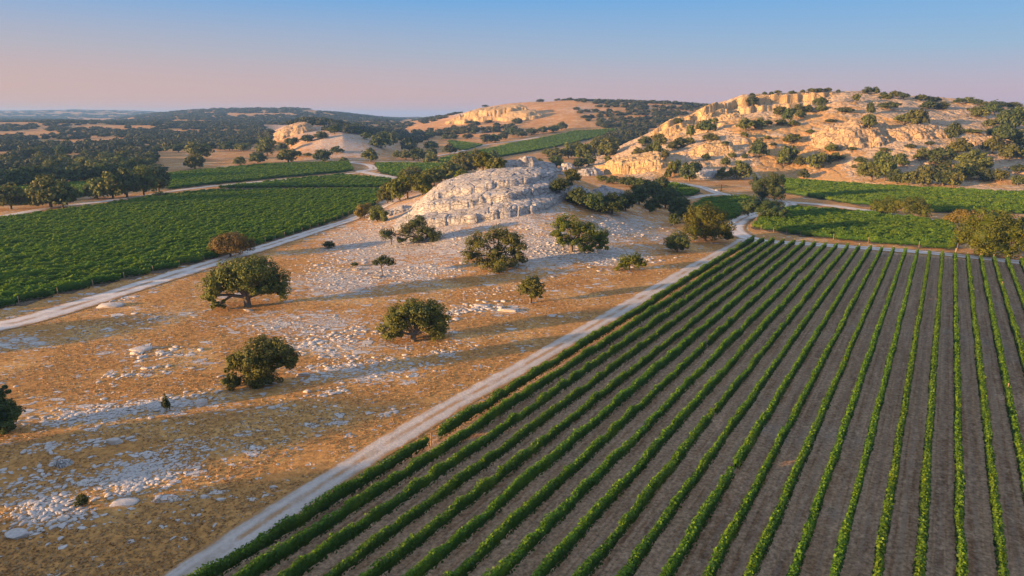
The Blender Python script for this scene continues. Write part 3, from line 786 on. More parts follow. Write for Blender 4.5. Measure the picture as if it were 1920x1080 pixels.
def crown(lobes, n, size, rng, clumps=14, hull=.6, low=-.55, spread=.5):
    V, F, Tn, o = [], [], [], 0
    ar = np.array([(l[3] * l[5] + l[4] * l[5] + l[3] * l[4]) for l in lobes]); sh = ar / ar.sum()
    for l, s in zip(lobes, sh):
        c, r = np.array(l[:3]), np.array(l[3:6])
        nc = max(4, int(round(clumps * s * len(lobes))))
        d = rng.normal(0, 1, (nc * 3, 3)); d /= np.linalg.norm(d, axis=1)[:, None]; d = d[d[:, 2] > low][:nc]; nc = len(d)
        cc = c + d * r * (.62 + .34 * rng.random(nc))[:, None]
        cr = r.mean() * (.26 + .22 * rng.random(nc))
        m = int(n * s); k = rng.integers(0, nc, m)
        q = rng.normal(0, 1, (m, 3)); q /= np.linalg.norm(q, axis=1)[:, None]
        P = cc[k] + q * (cr[k] * (spread + (1 - spread) * rng.random(m) ** .4))[:, None] * np.array([1, 1, .8])
        inn = rng.random(m) < .14
        P[inn] = c + (P[inn] - c) * .55
        nn = q * .8 + (P - c) / r * .5 + np.array([0, 0, .25]) + rng.normal(0, .45, (m, 3))
        v, f = leaf_quads(P, nn, size * (.6 + .8 * rng.random(m)), rng)
        ct = rng.random(nc)
        V.append(v); F.append(f + o); Tn.append(np.repeat(np.clip(.15 + .5 * ct[k] + .35 * rng.random(m), 0, 1), 4)); o += len(v)
    H = []
    if hull:
        for l in lobes:
            v = ICO1[0] * (1 + .25 * (rng.random((len(ICO1[0]), 1)) - .5)) * np.array(l[3:6]) * hull + np.array(l[:3])
            V.append(v); H.append(ICO1[1] + o); Tn.append(np.zeros(len(v))); o += len(v)
    return np.concatenate(V), [np.concatenate(F)] + ([np.concatenate(H)] if H else []), np.concatenate(Tn)

def limbs(lobes, H, rad, rng, fork=.22, base=(0, 0), lean=0.0):
    parts = []
    b = np.array([base[0], base[1], -.3]); fk = np.array([base[0] + lean * H * fork, base[1], H * fork])
    parts.append(tube([b, b + (fk - b) * .12, b + (fk - b) * .5 + rng.normal(0, rad * .3, 3), fk], [rad * 1.7, rad * 1.15, rad, rad * .9], 8))
    for l in lobes:
        c = np.array(l[:3]); r = np.array(l[3:6])
        m = (fk + c) / 2 + rng.normal(0, .08 * np.linalg.norm(c - fk), 3) + np.array([0, 0, .06 * H])
        parts.append(tube([fk - (0, 0, rad * .4), m, c], [rad * .62, rad * .45, rad * .3], 6))
        for _ in range(5):
            d = rng.normal(0, 1, 3); d[2] = abs(d[2]) * .8 - .2; d /= np.linalg.norm(d)
            parts.append(tube([c * .7 + m * .3, c + d * r * .45 + rng.normal(0, .05, 3), c + d * r * .9], [rad * .28, rad * .17, rad * .07], 4))
    return joinVF(parts)

def generic_lobes(rng, flat=.62):
    L = [(0, 0, .50, .30, .30, .24), (.05, 0, .26, .34, .34, .20)]
    k = rng.integers(5, 8)
    for i in range(k):
        a = 2 * math.pi * (i + rng.random() * .7) / k; rr = .22 + .10 * rng.random()
        L.append((rr * math.cos(a), rr * math.sin(a), .20 + .30 * rng.random(), .17 + .07 * rng.random(), .17 + .07 * rng.random(), .16 + .08 * rng.random()))
    return [(x, y, z, a, b, c) for x, y, z, a, b, c in L]

VAR = {}
def variants():
    rng = np.random.default_rng(21)
    def fit(V):
        w = np.percentile(np.abs(V[:, :2]), 99.4) * 2; h = np.percentile(V[:, 2], 99.3)
        return 1 / w, 1 / h
    for cls, n, size, clumps, cnt in (('big', 5200, .050, 16, 5), ('mid', 2000, .075, 12, 7), ('small', 380, .15, 7, 8), ('tiny', 60, .34, 4, 6)):
        VAR[cls] = []
        for i in range(cnt):
            L = generic_lobes(rng) if cls != 'tiny' else generic_lobes(rng)[:5]
            V, F, t = crown(L, n, size, rng, clumps, .66 if cls in ('small', 'tiny') else .55)
            a, b = fit(V); S = np.array([a, a, b])
            tr = limbs(L, .8, .035, rng) if cls in ('big', 'mid') else tube([(0, 0, -.1), (0, 0, .4)], [.045, .03], 5)
            tr = (tr[0] * S, tr[1])
            VAR[cls].append((V * S, F, t, tr))
MESHC = {}
def vmesh(cls, i, mat):
    k = (cls, i, mat)
    if k not in MESHC:
        V, F, t, tr = VAR[cls][i]
        if cls in ('big', 'mid'):
            MESHC[k] = (mesh_np('tree_crown', V, F, M[mat], False, {'tint': ('POINT', t)}), mesh_np('tree_trunk', tr[0], tr[1], M['bark'], True))
        else:
            n0 = sum(len(f) for f in F)
            mi = np.concatenate([np.zeros(n0), np.ones(len(tr[1]))])
            Fq = [F[0]] + ([F[1]] if len(F) > 1 else []) + [tr[1] + len(V)]
            MESHC[k] = (mesh_np('small_tree', np.concatenate([V, tr[0]]), Fq, [M[mat], M['bark']], False, {'tint': ('POINT', np.concatenate([t, np.zeros(len(tr[0]))]))}, mi), None)
    return MESHC[k]

TRNG = random.Random(4)
def gz(x, y): return float(GO(np.array([float(x)]), np.array([float(y)]))[0])

def place(name, cls, i, mat, x, y, w, h, label, cat, group=None, sink=.12, rz=None):
    c, t = vmesh(cls, i % len(VAR[cls]), mat)
    rz = TRNG.random() * 6.28 if rz is None else rz
    z = gz(x, y) - sink * h * .3
    if t is None:
        o = link(name, c, None, (x, y, z), rz, (w, w, h))
    else:
        o = link(name, None, None, (x, y, z), rz, (w, w, h))
        link('crown', c, o); link('trunk', t, o)
    return tag(o, label, cat, group)

def hero(name, bx, by, lobes, mat, label, cat='tree', n=7000, leaf=.34, rad=.4, fork=.2, seed=1, depthk=.85, lean=0, base_off=(0, 0), hull=.5, clumps=15, spread=.5, extra_trunks=()):
    """lobes in photograph pixels relative to the foot: (dx, up, half width, half height[, depth offset])"""
    p = at(bx, by); d = math.hypot(p[0], p[1]); s = math.hypot(d, CAM_H - p[2]) / FPX / math.sqrt(1 + ((bx - 960) ** 2 + (by - 540) ** 2) / FPX ** 2)
    rng = np.random.default_rng(seed); L = []
    for q in lobes:
        dy = q[4] if len(q) > 4 else rng.uniform(-.35, .35) * q[2]
        L.append((q[0] * s, dy * s, q[1] * s * .93, q[2] * s, q[2] * s * depthk, q[3] * s * 1.1))
    H = max(l[2] + l[5] for l in L)
    V, F, t = crown(L, int(n * 1.7), leaf * .78, rng, int(clumps * 1.25), hull + .12, -.85, spread)
    V[:, 2] = np.maximum(V[:, 2], .05)
    o = link(name, None, None, (p[0], p[1], gz(p[0], p[1]) - .05), -math.atan2(p[0], p[1]))
    link('crown', mesh_np('hero_crown', V, F, M[mat], False, {'tint': ('POINT', t)}), o)
    tv = [limbs(L, H, rad, rng, fork, (base_off[0] * s, 0), lean)]
    for ex in extra_trunks:
        tv.append(tube([(ex[0] * s, 0, -.2), ((ex[0] + ex[1]) / 2 * s, .1, ex[2] * s * .5), (ex[1] * s, 0, ex[2] * s)], [rad * .7, rad * .55, rad * .4], 6))
    v, f = joinVF(tv)
    link('trunk', mesh_np('hero_trunk', v, f, M['bark'], True), o)
    return tag(o, label, cat)

def build_trees():
    variants()
    H = hero
    H('oak_tree', 465, 575, [(0, 72, 48, 26), (-45, 52, 32, 26), (46, 50, 32, 28), (-20, 84, 32, 14), (25, 82, 34, 16), (-58, 30, 18, 18), (60, 30, 20, 22), (0, 48, 40, 18, 25), (-50, 12, 14, 10), (25, 36, 20, 14, -20)],
      'olive', 'broad domed oak with a thick trunk, largest on the dry slope below the knoll', n=11000, leaf=.42, rad=.62, fork=.22, seed=2, hull=.42, clumps=17)
    H('oak_tree', 488, 722, [(-8, 60, 40, 28), (30, 66, 36, 28), (10, 82, 30, 14), (-44, 52, 20, 20), (48, 52, 24, 20), (0, 32, 32, 22), (-44, 16, 20, 18), (8, 14, 30, 14), (60, 40, 12, 10)],
      'olive', 'ragged bushy oak low to the ground among pale rocks, one lobe hanging beside it', n=9500, leaf=.34, rad=.35, fork=.2, seed=3)
    H('oak_tree', 777, 640, [(0, 54, 46, 24), (-40, 42, 28, 22), (42, 42, 26, 26), (-15, 66, 34, 14), (22, 64, 34, 15), (-40, 22, 22, 14), (46, 22, 22, 22), (10, 38, 40, 18, 18)],
      'olive', 'round bushy oak with a short dark trunk, alone on the orange grass', n=9500, leaf=.36, rad=.42, fork=.2, seed=4, hull=.45)
    H('oak_tree', 994, 568, [(2, 36, 18, 14), (-12, 32, 13, 12), (14, 30, 13, 14), (4, 48, 13, 9), (10, 20, 12, 8)], 'olive', 'small upright oak with a bare trunk between the track and the knoll', n=3800, leaf=.32, rad=.26, fork=.28, seed=5)
    H('windswept_tree', 785, 456, [(-22, 28, 20, 13), (-5, 42, 22, 13), (-55, 22, 16, 11), (14, 26, 18, 12), (25, 14, 22, 11), (-30, 8, 12, 7), (-5, 10, 14, 8)], 'scrub', 'windswept juniper of flat uneven pads with a low outlier limb, just below the outcrop',
      n=5500, leaf=.38, rad=.28, fork=.25, seed=6, hull=.4, extra_trunks=((-50, -52, 22), (10, 18, 20)))
    H('oak_tree', 930, 502, [(-32, 52, 24, 18), (5, 64, 28, 15), (36, 52, 24, 20), (-46, 26, 18, 16), (0, 34, 26, 14), (44, 24, 22, 18), (8, 10, 40, 12), (-20, 12, 24, 12)], 'olive', 'gappy wide oak on the flagstone slope, its crown reaching the ground',
      n=8500, leaf=.42, rad=.4, fork=.25, seed=7, hull=.34, clumps=13)
    H('oak_tree', 1072, 472, [(-12, 56, 24, 17), (20, 46, 24, 14), (-22, 28, 18, 16), (44, 32, 24, 16), (10, 24, 24, 12), (56, 18, 14, 12), (30, 10, 18, 8)], 'gold', 'golden-olive leaning oak with split crown on bare rock beside the gappy oak',
      n=7500, leaf=.42, rad=.38, fork=.28, seed=8, hull=.36, clumps=13)
    H('shrub', 1180, 508, [(0, 22, 20, 12), (-16, 12, 14, 9), (18, 18, 14, 9), (8, 30, 12, 7)], 'gold', 'thin yellowish shrub standing alone between the knoll and the chalk track', 'shrub', 2200, .38, .14, .3, 9, hull=.3)
    H('oak_tree', 1270, 473, [(0, 24, 20, 15), (-13, 18, 14, 12), (14, 18, 14, 13)], 'dark', 'compact round dark oak at the foot of the knoll by the chalk track', n=3800, leaf=.36, rad=.22, fork=.2, seed=10)
    H('oak_tree', 1322, 452, [(-8, 56, 26, 18), (14, 48, 24, 18), (-22, 46, 20, 16), (30, 28, 20, 18), (-20, 22, 26, 16), (10, 20, 30, 14), (40, 12, 12, 10)], 'gold', 'tall oak with its top glowing golden and its foot in shade, by the road bend', n=9000, leaf=.46, rad=.4, fork=.2, seed=11)  # whole crown tinted gold to carry the sun on its top
    H('oak_tree', 432, 482, [(5, 28, 34, 17), (-18, 24, 20, 15), (26, 24, 20, 14), (5, 38, 24, 9)], 'brown', 'dusty brown rounded tree on the vineyard edge behind the big domed oak', n=5000, leaf=.40, rad=.28, fork=.2, seed=12)
    H('shrub', 683, 410, [(0, 16, 16, 14), (-10, 12, 11, 11)], 'brown', 'brown dry bush beside the gravel road, twin of a green one', 'shrub', 2600, .42, .15, .2, 13)
    H('shrub', 708, 416, [(0, 18, 15, 14), (10, 12, 12, 12), (-8, 10, 10, 10)], 'olive', 'green bush beside the gravel road, touching the brown dry bush', 'shrub', 2600, .42, .15, .2, 14)
    H('oak_tree', 1420, 414, [(0, 26, 30, 15), (26, 26, 24, 13), (-10, 36, 22, 9), (40, 18, 14, 9)], 'dark', 'dark spreading oak with a crooked trunk at the edge of the road loop', n=6000, leaf=.5, rad=.36, fork=.25, seed=15, lean=.2)
    H('oak_tree', 1430, 378, [(-12, 34, 18, 16), (12, 42, 20, 16), (24, 24, 18, 18), (0, 18, 18, 14)], 'dark', 'tall dark oak cluster in front of the hill-foot vineyard', n=6000, leaf=.5, rad=.36, fork=.2, seed=16)
    H('oak_tree', 1452, 376, [(0, 24, 15, 16), (6, 40, 10, 10)], 'gold', 'slender olive-gold oak against the tall dark cluster by the road', n=3000, leaf=.5, rad=.25, fork=.2, seed=17)
    H('oak_tree', 1848, 480, [(0, 58, 44, 28), (-30, 48, 26, 24), (32, 54, 28, 26), (2, 80, 32, 14), (-40, 30, 18, 16), (14, 26, 38, 20), (50, 38, 18, 20), (0, 12, 26, 12), (30, 14, 18, 10), (-8, 44, 32, 22, -24)],
      'gold', 'huge golden-green oak with dense billowing crown by the road corner', n=12000, leaf=.44, rad=.55, fork=.16, seed=18, hull=.5, clumps=18)
    H('oak_tree', 1800, 424, [(0, 18, 22, 13), (-12, 12, 14, 10), (12, 24, 14, 9)], 'brown', 'small rusty-brown oak peeping out behind the huge golden oak', n=3600, leaf=.5, rad=.25, fork=.2, seed=19)
    H('oak_tree', 1925, 472, [(10, 38, 34, 24), (-14, 44, 18, 20), (36, 30, 26, 22), (6, 56, 26, 14)], 'olive', 'dull olive oak cut by the picture edge beside the huge golden oak', n=6000, leaf=.46, rad=.4, fork=.2, seed=20)
    H('oak_tree', 1665, 403, [(0, 18, 26, 13), (-16, 16, 16, 12)], 'gold', 'yellow-green low oak between two vineyards, first of a touching pair', n=4200, leaf=.5, rad=.25, fork=.2, seed=21)
    H('oak_tree', 1708, 406, [(0, 22, 24, 14), (20, 14, 16, 11), (-16, 24, 14, 10)], 'gold', 'yellow-green taller oak between two vineyards, second of a touching pair', n=4200, leaf=.5, rad=.25, fork=.2, seed=22)
    H('oak_tree', -8, 812, [(0, 62, 34, 24), (20, 36, 24, 24), (-24, 44, 26, 26), (8, 18, 26, 18), (14, 84, 20, 13)], 'dark', 'dark oak cut off by the picture edge, standing in shaded rocks', n=7000, leaf=.3, rad=.35, fork=.2, seed=23)
    H('small_tree', 716, 518, [(-4, 30, 14, 5), (14, 30, 13, 6), (4, 36, 14, 5)], 'scrub', 'tiny umbrella-shaped tree on the rock shelf with a bare stem', n=1100, leaf=.36, rad=.12, fork=.45, seed=24, hull=.2)
    for i, (bx, by, w, h, mat, lab) in enumerate(((618, 465, 28, 14, 'scrub', 'flat green shrub among pale stones near the gravel road'), (313, 771, 16, 32, 'scrub', 'narrow upright green shrub beside a pale rock sheet'),
            (155, 948, 26, 20, 'scrub', 'small green shrub at the edge of the pebble field'), (665, 500, 16, 9, 'scrub', 'tiny green tuft by a grey boulder on the knoll slope'),
            (1221, 400, 15, 18, 'dark', 'little dark tree on the bare shoulder below the thicket'), (1264, 424, 26, 26, 'dark', 'dark rounded bush above the compact round oak'), (702, 396, 14, 8, 'scrub', 'green tuft on the tan ledge'),
            (1262, 405, 20, 16, 'dark', 'dark bush at the thicket end over the dry slope'), (300, 372, 36, 12, 'scrub', 'low green bush at the end of the roadside oaks'))):
        p = at(bx, by); s = math.hypot(p[0], p[1], CAM_H) / FPX
        place('shrub', 'mid', i, mat, p[0], p[1], w * s * .85, h * s * .95, lab, 'shrub')

    # ---- listed trees: (centre x, foot y, crown width, crown height) as measured on the photograph, with their place
    def batch(lst, where, group, mats, name='oak_tree', cat='tree', cls=None, look=None, hk=1.12, wk=1.06):
        W = ground([t[0] for t in lst], [t[1] for t in lst])
        order = sorted(range(len(lst)), key=lambda i: lst[i][0]); rank = {j: n for n, j in enumerate(order)}
        for i, (t, p) in enumerate(zip(lst, W)):
            s = math.hypot(p[0], p[1], CAM_H - p[2]) / FPX
            c = cls or ('big' if t[2] > 44 else 'mid' if t[2] > 15 else 'small')
            mat = t[4] if len(t) > 4 else mats[i % len(mats)]
            lk = look or {'olive': 'olive-green', 'dark': 'dark green', 'gold': 'golden-olive', 'brown': 'brownish', 'scrub': 'green', 'far': 'dark green'}[mat]
            place(name, c, TRNG.randrange(99), mat, p[0], p[1] + .25 * t[2] * s, t[2] * s * wk, t[3] * s * hk, f'{lk} {cat if cat != "tree" else "oak"}, {nth(rank[i])} along {where}', cat, group)
    kb = [(725, 383, 34, 34, 'olive'), (748, 380, 40, 44, 'gold'), (790, 368, 56, 36, 'gold'), (775, 345, 46, 28, 'olive'), (812, 348, 44, 30, 'gold'), (840, 342, 44, 34, 'olive'), (868, 326, 46, 36, 'olive'), (895, 312, 34, 28, 'olive'),
          (905, 328, 40, 30, 'gold'), (930, 326, 36, 28, 'olive'), (866, 344, 30, 22, 'gold'), (760, 362, 34, 26, 'gold'), (925, 302, 26, 18, 'dark')]
    batch(kb, 'the golden thicket on the near flank of the knoll', 'thicket trees on the sunny flank of the knoll', ['olive'])
    ks = [(1010, 318, 26, 22, 'olive'), (1044, 316, 30, 26, 'dark'), (1073, 345, 32, 30, 'olive'), (1050, 378, 46, 30, 'dark'), (1085, 388, 50, 36, 'dark'), (1118, 402, 56, 40, 'dark'), (1150, 405, 60, 44, 'dark'), (1175, 398, 46, 40, 'dark'), (1150, 345, 34, 16, 'dark'),
          (1180, 350, 40, 20, 'dark'), (1205, 358, 40, 26, 'dark'), (1200, 385, 42, 36, 'dark'), (1228, 375, 44, 36, 'dark'), (1250, 392, 46, 38, 'dark'), (1275, 408, 46, 40, 'dark'), (1240, 358, 36, 28, 'dark'), (1292, 420, 40, 34, 'dark'), (1195, 362, 24, 18, 'gold'),
          (1262, 378, 40, 30, 'dark'), (1225, 395, 34, 24, 'dark'), (1130, 342, 26, 14, 'olive')]
    batch(ks, 'the dark thicket on the shaded flank of the knoll', 'thicket trees on the shaded flank of the knoll', ['dark'], hk=.92, wk=.95)
    kc = [(1042, 300, 30, 20), (1066, 298, 30, 26), (1095, 300, 34, 26), (1115, 292, 32, 28), (1140, 294, 42, 32), (1082, 286, 28, 18), (1028, 292, 24, 12), (1125, 276, 30, 18), (1150, 275, 30, 16), (1105, 312, 26, 20, 'dark'), (1085, 316, 24, 18, 'dark')]
    batch(kc, 'the belt behind the knoll summit', 'trees behind the knoll summit', ['olive', 'olive', 'gold'])
    road_l = [(12, 394, 42, 40, 'olive'), (84, 392, 62, 52, 'olive'), (110, 393, 44, 46, 'dark'), (132, 376, 26, 22, 'olive'), (62, 384, 30, 30, 'dark'), (176, 374, 36, 34, 'olive'), (205, 374, 42, 44, 'olive'), (232, 372, 44, 50, 'dark'), (262, 368, 48, 50, 'olive'), (292, 362, 42, 42, 'dark')]
    batch(road_l, 'the oak line beside the road across the broad vineyard', 'roadside oaks by the broad vineyard', ['olive'], hk=.98)
    hedge = [(x, 356 - x * .075, 40, 26 + (x * 7) % 9, 'dark') for x in range(-20, 250, 22)] + [(290, 325, 34, 15, 'dark'), (270, 317, 32, 18, 'olive'), (250, 322, 36, 22, 'dark'), (150, 322, 40, 22, 'olive'), (180, 326, 40, 22, 'olive'), (215, 322, 40, 26, 'dark')]
    batch(hedge, 'the dark tree belt beyond the roadside oaks', 'dark tree belt beyond the roadside oaks', ['dark'], hk=.98)
    lf = [(362, 318, 34, 22, 'olive'), (370, 300, 42, 26, 'olive'), (332, 286, 24, 13), (308, 284, 12, 8), (293, 287, 18, 12), (448, 310, 22, 13), (480, 307, 30, 18), (538, 305, 36, 22), (560, 294, 12, 9), (576, 294, 16, 6), (603, 304, 32, 20), (498, 292, 32, 28), (427, 283, 30, 15), (452, 284, 34, 13),
          (630, 288, 24, 11), (643, 304, 16, 8), (693, 304, 32, 22, 'gold'), (760, 300, 26, 16), (783, 303, 30, 22), (808, 308, 28, 20), (810, 292, 22, 14), (745, 298, 20, 14)]
    batch(lf, 'the straw meadow at the head of the S-bend road', 'oaks of the straw meadow', ['dark', 'olive'])
    mid = [(713, 278, 40, 25), (722, 264, 24, 16), (737, 272, 22, 22), (767, 285, 34, 22), (807, 281, 30, 14), (843, 289, 24, 17), (667, 251, 30, 16), (650, 250, 26, 14), (687, 262, 20, 12), (870, 253, 20, 15), (887, 252, 12, 8), (877, 262, 18, 10), (850, 262, 18, 9), (835, 262, 18, 9), (807, 259, 18, 9), (913, 269, 26, 15), (928, 268, 24, 14), (944, 262, 20, 13),
           (960, 256, 20, 14), (978, 258, 22, 11), (997, 254, 22, 12), (1018, 251, 22, 12), (1038, 249, 22, 12), (1053, 245, 22, 14), (600, 262, 24, 12), (575, 268, 26, 12), (545, 276, 26, 14), (525, 284, 24, 14), (625, 252, 26, 14), (860, 250, 14, 8)]
    batch(mid, 'the hollow between the bare mound and the far vineyard', 'trees in the hollow beyond the S-bend road', ['dark', 'far'])
    hl = [(1140, 294, 40, 30), (1210, 275, 28, 16), (1237, 274, 30, 22), (1262, 282, 25, 14), (1278, 278, 28, 18), (1295, 271, 20, 12), (1197, 291, 25, 14), (1217, 293, 24, 18), (1232, 297, 28, 22), (1247, 313, 20, 16), (1272, 248, 18, 10), (1295, 258, 18, 22), (1317, 247, 25, 18), (1330, 249, 35, 22), (1341, 232, 16, 9), (1336, 266, 35, 14), (1412, 206, 24, 18),
          (1400, 247, 32, 22), (1425, 244, 30, 20), (1440, 238, 20, 10), (1397, 259, 15, 10), (1462, 218, 22, 15), (1325, 302, 18, 13), (1362, 313, 22, 16), (1375, 296, 20, 9), (1425, 298, 38, 30), (1472, 313, 25, 30), (1465, 216, 25, 14), (1480, 228, 22, 22), (1500, 213, 25, 14), (1502, 223, 20, 14), (1517, 211, 20, 14), (1467, 236, 25, 10), (1490, 237, 22, 10),
          (1540, 201, 24, 16), (1542, 210, 24, 10), (1607, 192, 14, 13), (1634, 216, 16, 20), (1700, 235, 35, 16), (1727, 241, 38, 28), (1744, 206, 28, 13), (1770, 207, 26, 12), (1629, 266, 28, 22), (1791, 267, 26, 28), (1487, 271, 34, 14), (1562, 287, 28, 14), (1482, 311, 38, 30), (1502, 313, 25, 16), (1534, 321, 35, 28), (1555, 311, 20, 16), (1567, 303, 18, 14)]
    batch(hl, 'the rocky hill slope under the golden cliff', 'oaks and junipers dotted over the cliff end of the rocky hill', ['olive', 'dark', 'olive'], hk=1.02, wk=.92)
    hf = [(1390, 338, 42, 30), (1355, 338, 22, 20, 'gold'), (1295, 341, 42, 32), (1265, 331, 25, 25, 'gold'), (1252, 336, 14, 16, 'gold'), (1509, 336, 20, 16), (1640, 341, 45, 30), (1665, 341, 40, 40), (1685, 347, 28, 20), (1707, 348, 28, 20), (1736, 351, 36, 30), (1775, 351, 44, 32), (1792, 353, 30, 25), (1817, 338, 40, 25), (1770, 313, 40, 26), (1802, 296, 35, 24), (1835, 321, 50, 28), (1852, 341, 24, 18), (1880, 342, 22, 16),
          (1692, 313, 24, 20), (1655, 306, 24, 16), (1732, 303, 24, 18)]
    batch(hf, 'the foot of the rocky hill above its vineyard', 'oaks along the foot of the rocky hill', ['olive', 'olive', 'dark'])
    hr = [(1865, 291, 28, 26), (1885, 281, 30, 26), (1897, 301, 28, 20), (1915, 281, 25, 25), (1840, 222, 28, 16), (1867, 216, 26, 18), (1865, 241, 26, 12), (1900, 246, 35, 30), (1915, 231, 25, 20), (1912, 326, 20, 12), (1912, 348, 20, 14), (1877, 261, 32, 14), (1910, 266, 25, 16), (1930, 300, 30, 22), (1945, 250, 30, 24), (1960, 330, 30, 22), (1890, 228, 26, 14)]
    batch(hr, 'the far wooded end of the rocky hill', 'trees at the wooded end of the rocky hill', ['olive', 'dark'])
    hs = [(1587, 213, 28, 8), (1666, 187, 22, 7), (1672, 207, 32, 11), (1827, 252, 32, 6), (1615, 308, 22, 9), (1603, 316, 9, 6), (1709, 280, 16, 7), (1475, 268, 12, 8), (1397, 298, 10, 8), (1140, 308, 15, 12), (1560, 232, 20, 6), (1520, 252, 16, 6), (1450, 275, 14, 5), (1660, 285, 16, 5), (1745, 272, 16, 5), (1580, 300, 14, 6), (1720, 222, 18, 5), (1440, 262, 14, 5), (1360, 283, 14, 6), (1600, 284, 14, 5)]
    batch(hs, 'the bare rock sheets of the hill', 'low scrub on the rock sheets of the hill', ['scrub', 'olive'], 'shrub', 'shrub')
    cr = [(1628, 174, 18, 11), (1643, 175, 18, 11), (1658, 177, 12, 5), (1682, 182, 20, 11), (1697, 184, 18, 9), (1728, 187, 22, 10), (1745, 188, 18, 8), (1760, 189, 14, 7), (1800, 192, 18, 7), (1818, 193, 20, 9), (1835, 195, 18, 8), (1850, 197, 18, 6), (1447, 177, 10, 5), (1460, 175, 14, 6), (1487, 174, 14, 5), (1524, 172, 16, 7), (1537, 171, 16, 7), (1553, 171, 16, 6), (1411, 180, 10, 5), (1572, 172, 8, 4), (1435, 178, 10, 4), (1505, 172, 10, 4),
          (1880, 200, 24, 8), (1905, 202, 24, 8)]
    cr = [(x, y + 2.5, w, h + 2) for x, y, w, h in cr]
    batch(cr, 'the skyline of the rocky hill', 'skyline oaks of the rocky hill', ['dark', 'olive'], hk=.85, wk=.95)
    # ---- oaks outside the picture on the sunset side, whose shadows reach in
    for i, (x, y, w, h) in enumerate(((-76, 30, 15, 10.5), (-90, 43, 16, 11), (-60, 18, 14, 10), (-62, 31, 13, 9), (-42, 21, 13, 9), (-46, 6, 13, 10), (-120, 84, 14, 9), (-150, 118, 13, 9), (-165, 128, 12, 8), (-85, 10, 15, 11), (-30, -8, 14, 10))):
        place('oak_tree', 'big', i, 'olive', x, y, w, h, 'oak beyond the picture edge on the sunset side, known by its long shadow', 'tree', 'oaks beyond the picture edge')
    build_woods()

WOODS = [  # outline on the photograph, cover, mean crown (m)
    ([(-120, 330), (250, 322), (300, 300), (262, 272), (180, 280), (60, 300), (-120, 306)], .70, 8),
    ([(-620, 306), (-620, 212), (120, 226), (300, 232), (480, 228), (520, 262), (430, 280), (330, 280), (262, 270), (180, 282), (60, 300)], .78, 11),
    ([(200, 238), (200, 222), (300, 212), (400, 204), (560, 203), (690, 217), (760, 224), (740, 236), (600, 236), (480, 234), (300, 240)], 1.15, 12),
    ([(-620, 200), (150, 203), (340, 212), (330, 226), (100, 232), (-620, 232)], .85, 12),
    ([(690, 219), (830, 220), (905, 238), (880, 250), (800, 256), (740, 250), (690, 236)], .72, 10),
    ([(590, 245), (660, 232), (740, 240), (800, 262), (770, 274), (740, 258), (690, 254), (640, 244)], .75, 9),
    ([(835, 240), (890, 224), (990, 226), (1000, 208), (960, 194), (1080, 187), (1210, 190), (1340, 198), (1290, 214), (1230, 242), (1165, 242), (1060, 236), (960, 252), (880, 250)], .72, 10),
    ([(1150, 246), (1228, 240), (1200, 262), (1165, 292), (1120, 300), (1100, 286), (1130, 262)], .85, 9),
    ([(800, 236), (835, 228), (870, 214), (880, 206), (900, 203), (930, 199), (960, 192), (900, 196), (850, 212), (800, 226)], .6, 9),
]
CLEAR = [(1065, 197, 46, 5.5), (905, 258, 60, 7), (1010, 240, 50, 6), (1090, 236, 30, 5), (1140, 206, 40, 3), (1180, 220, 26, 3), (590, 208, 50, 2.2), (450, 215, 60, 2.2), (330, 246, 46, 3.5), (210, 238, 60, 3), (90, 268, 60, 5), (200, 262, 50, 4), (60, 250, 50, 4), (160, 295, 46, 5), (30, 322, 60, 5), (400, 246, 60, 3), (500, 214, 70, 2),
         (925, 212, 70, 12), (1000, 214, 30, 6), (740, 228, 60, 2.5), (800, 242, 40, 4), (180, 224, 70, 3), (360, 228, 60, 2.5), (20, 233, 60, 3), (880, 262, 70, 5), (250, 278, 30, 3)]

def in_poly(px, py, poly):
    ins = np.zeros(px.shape, bool); j = len(poly) - 1
    for i in range(len(poly)):
        (ax, ay), (bx, by) = poly[i], poly[j]
        ins ^= ((ay > py) != (by > py)) & (px < (bx - ax) * (py - ay) / (by - ay + 1e-12) + ax); j = i
    return ins

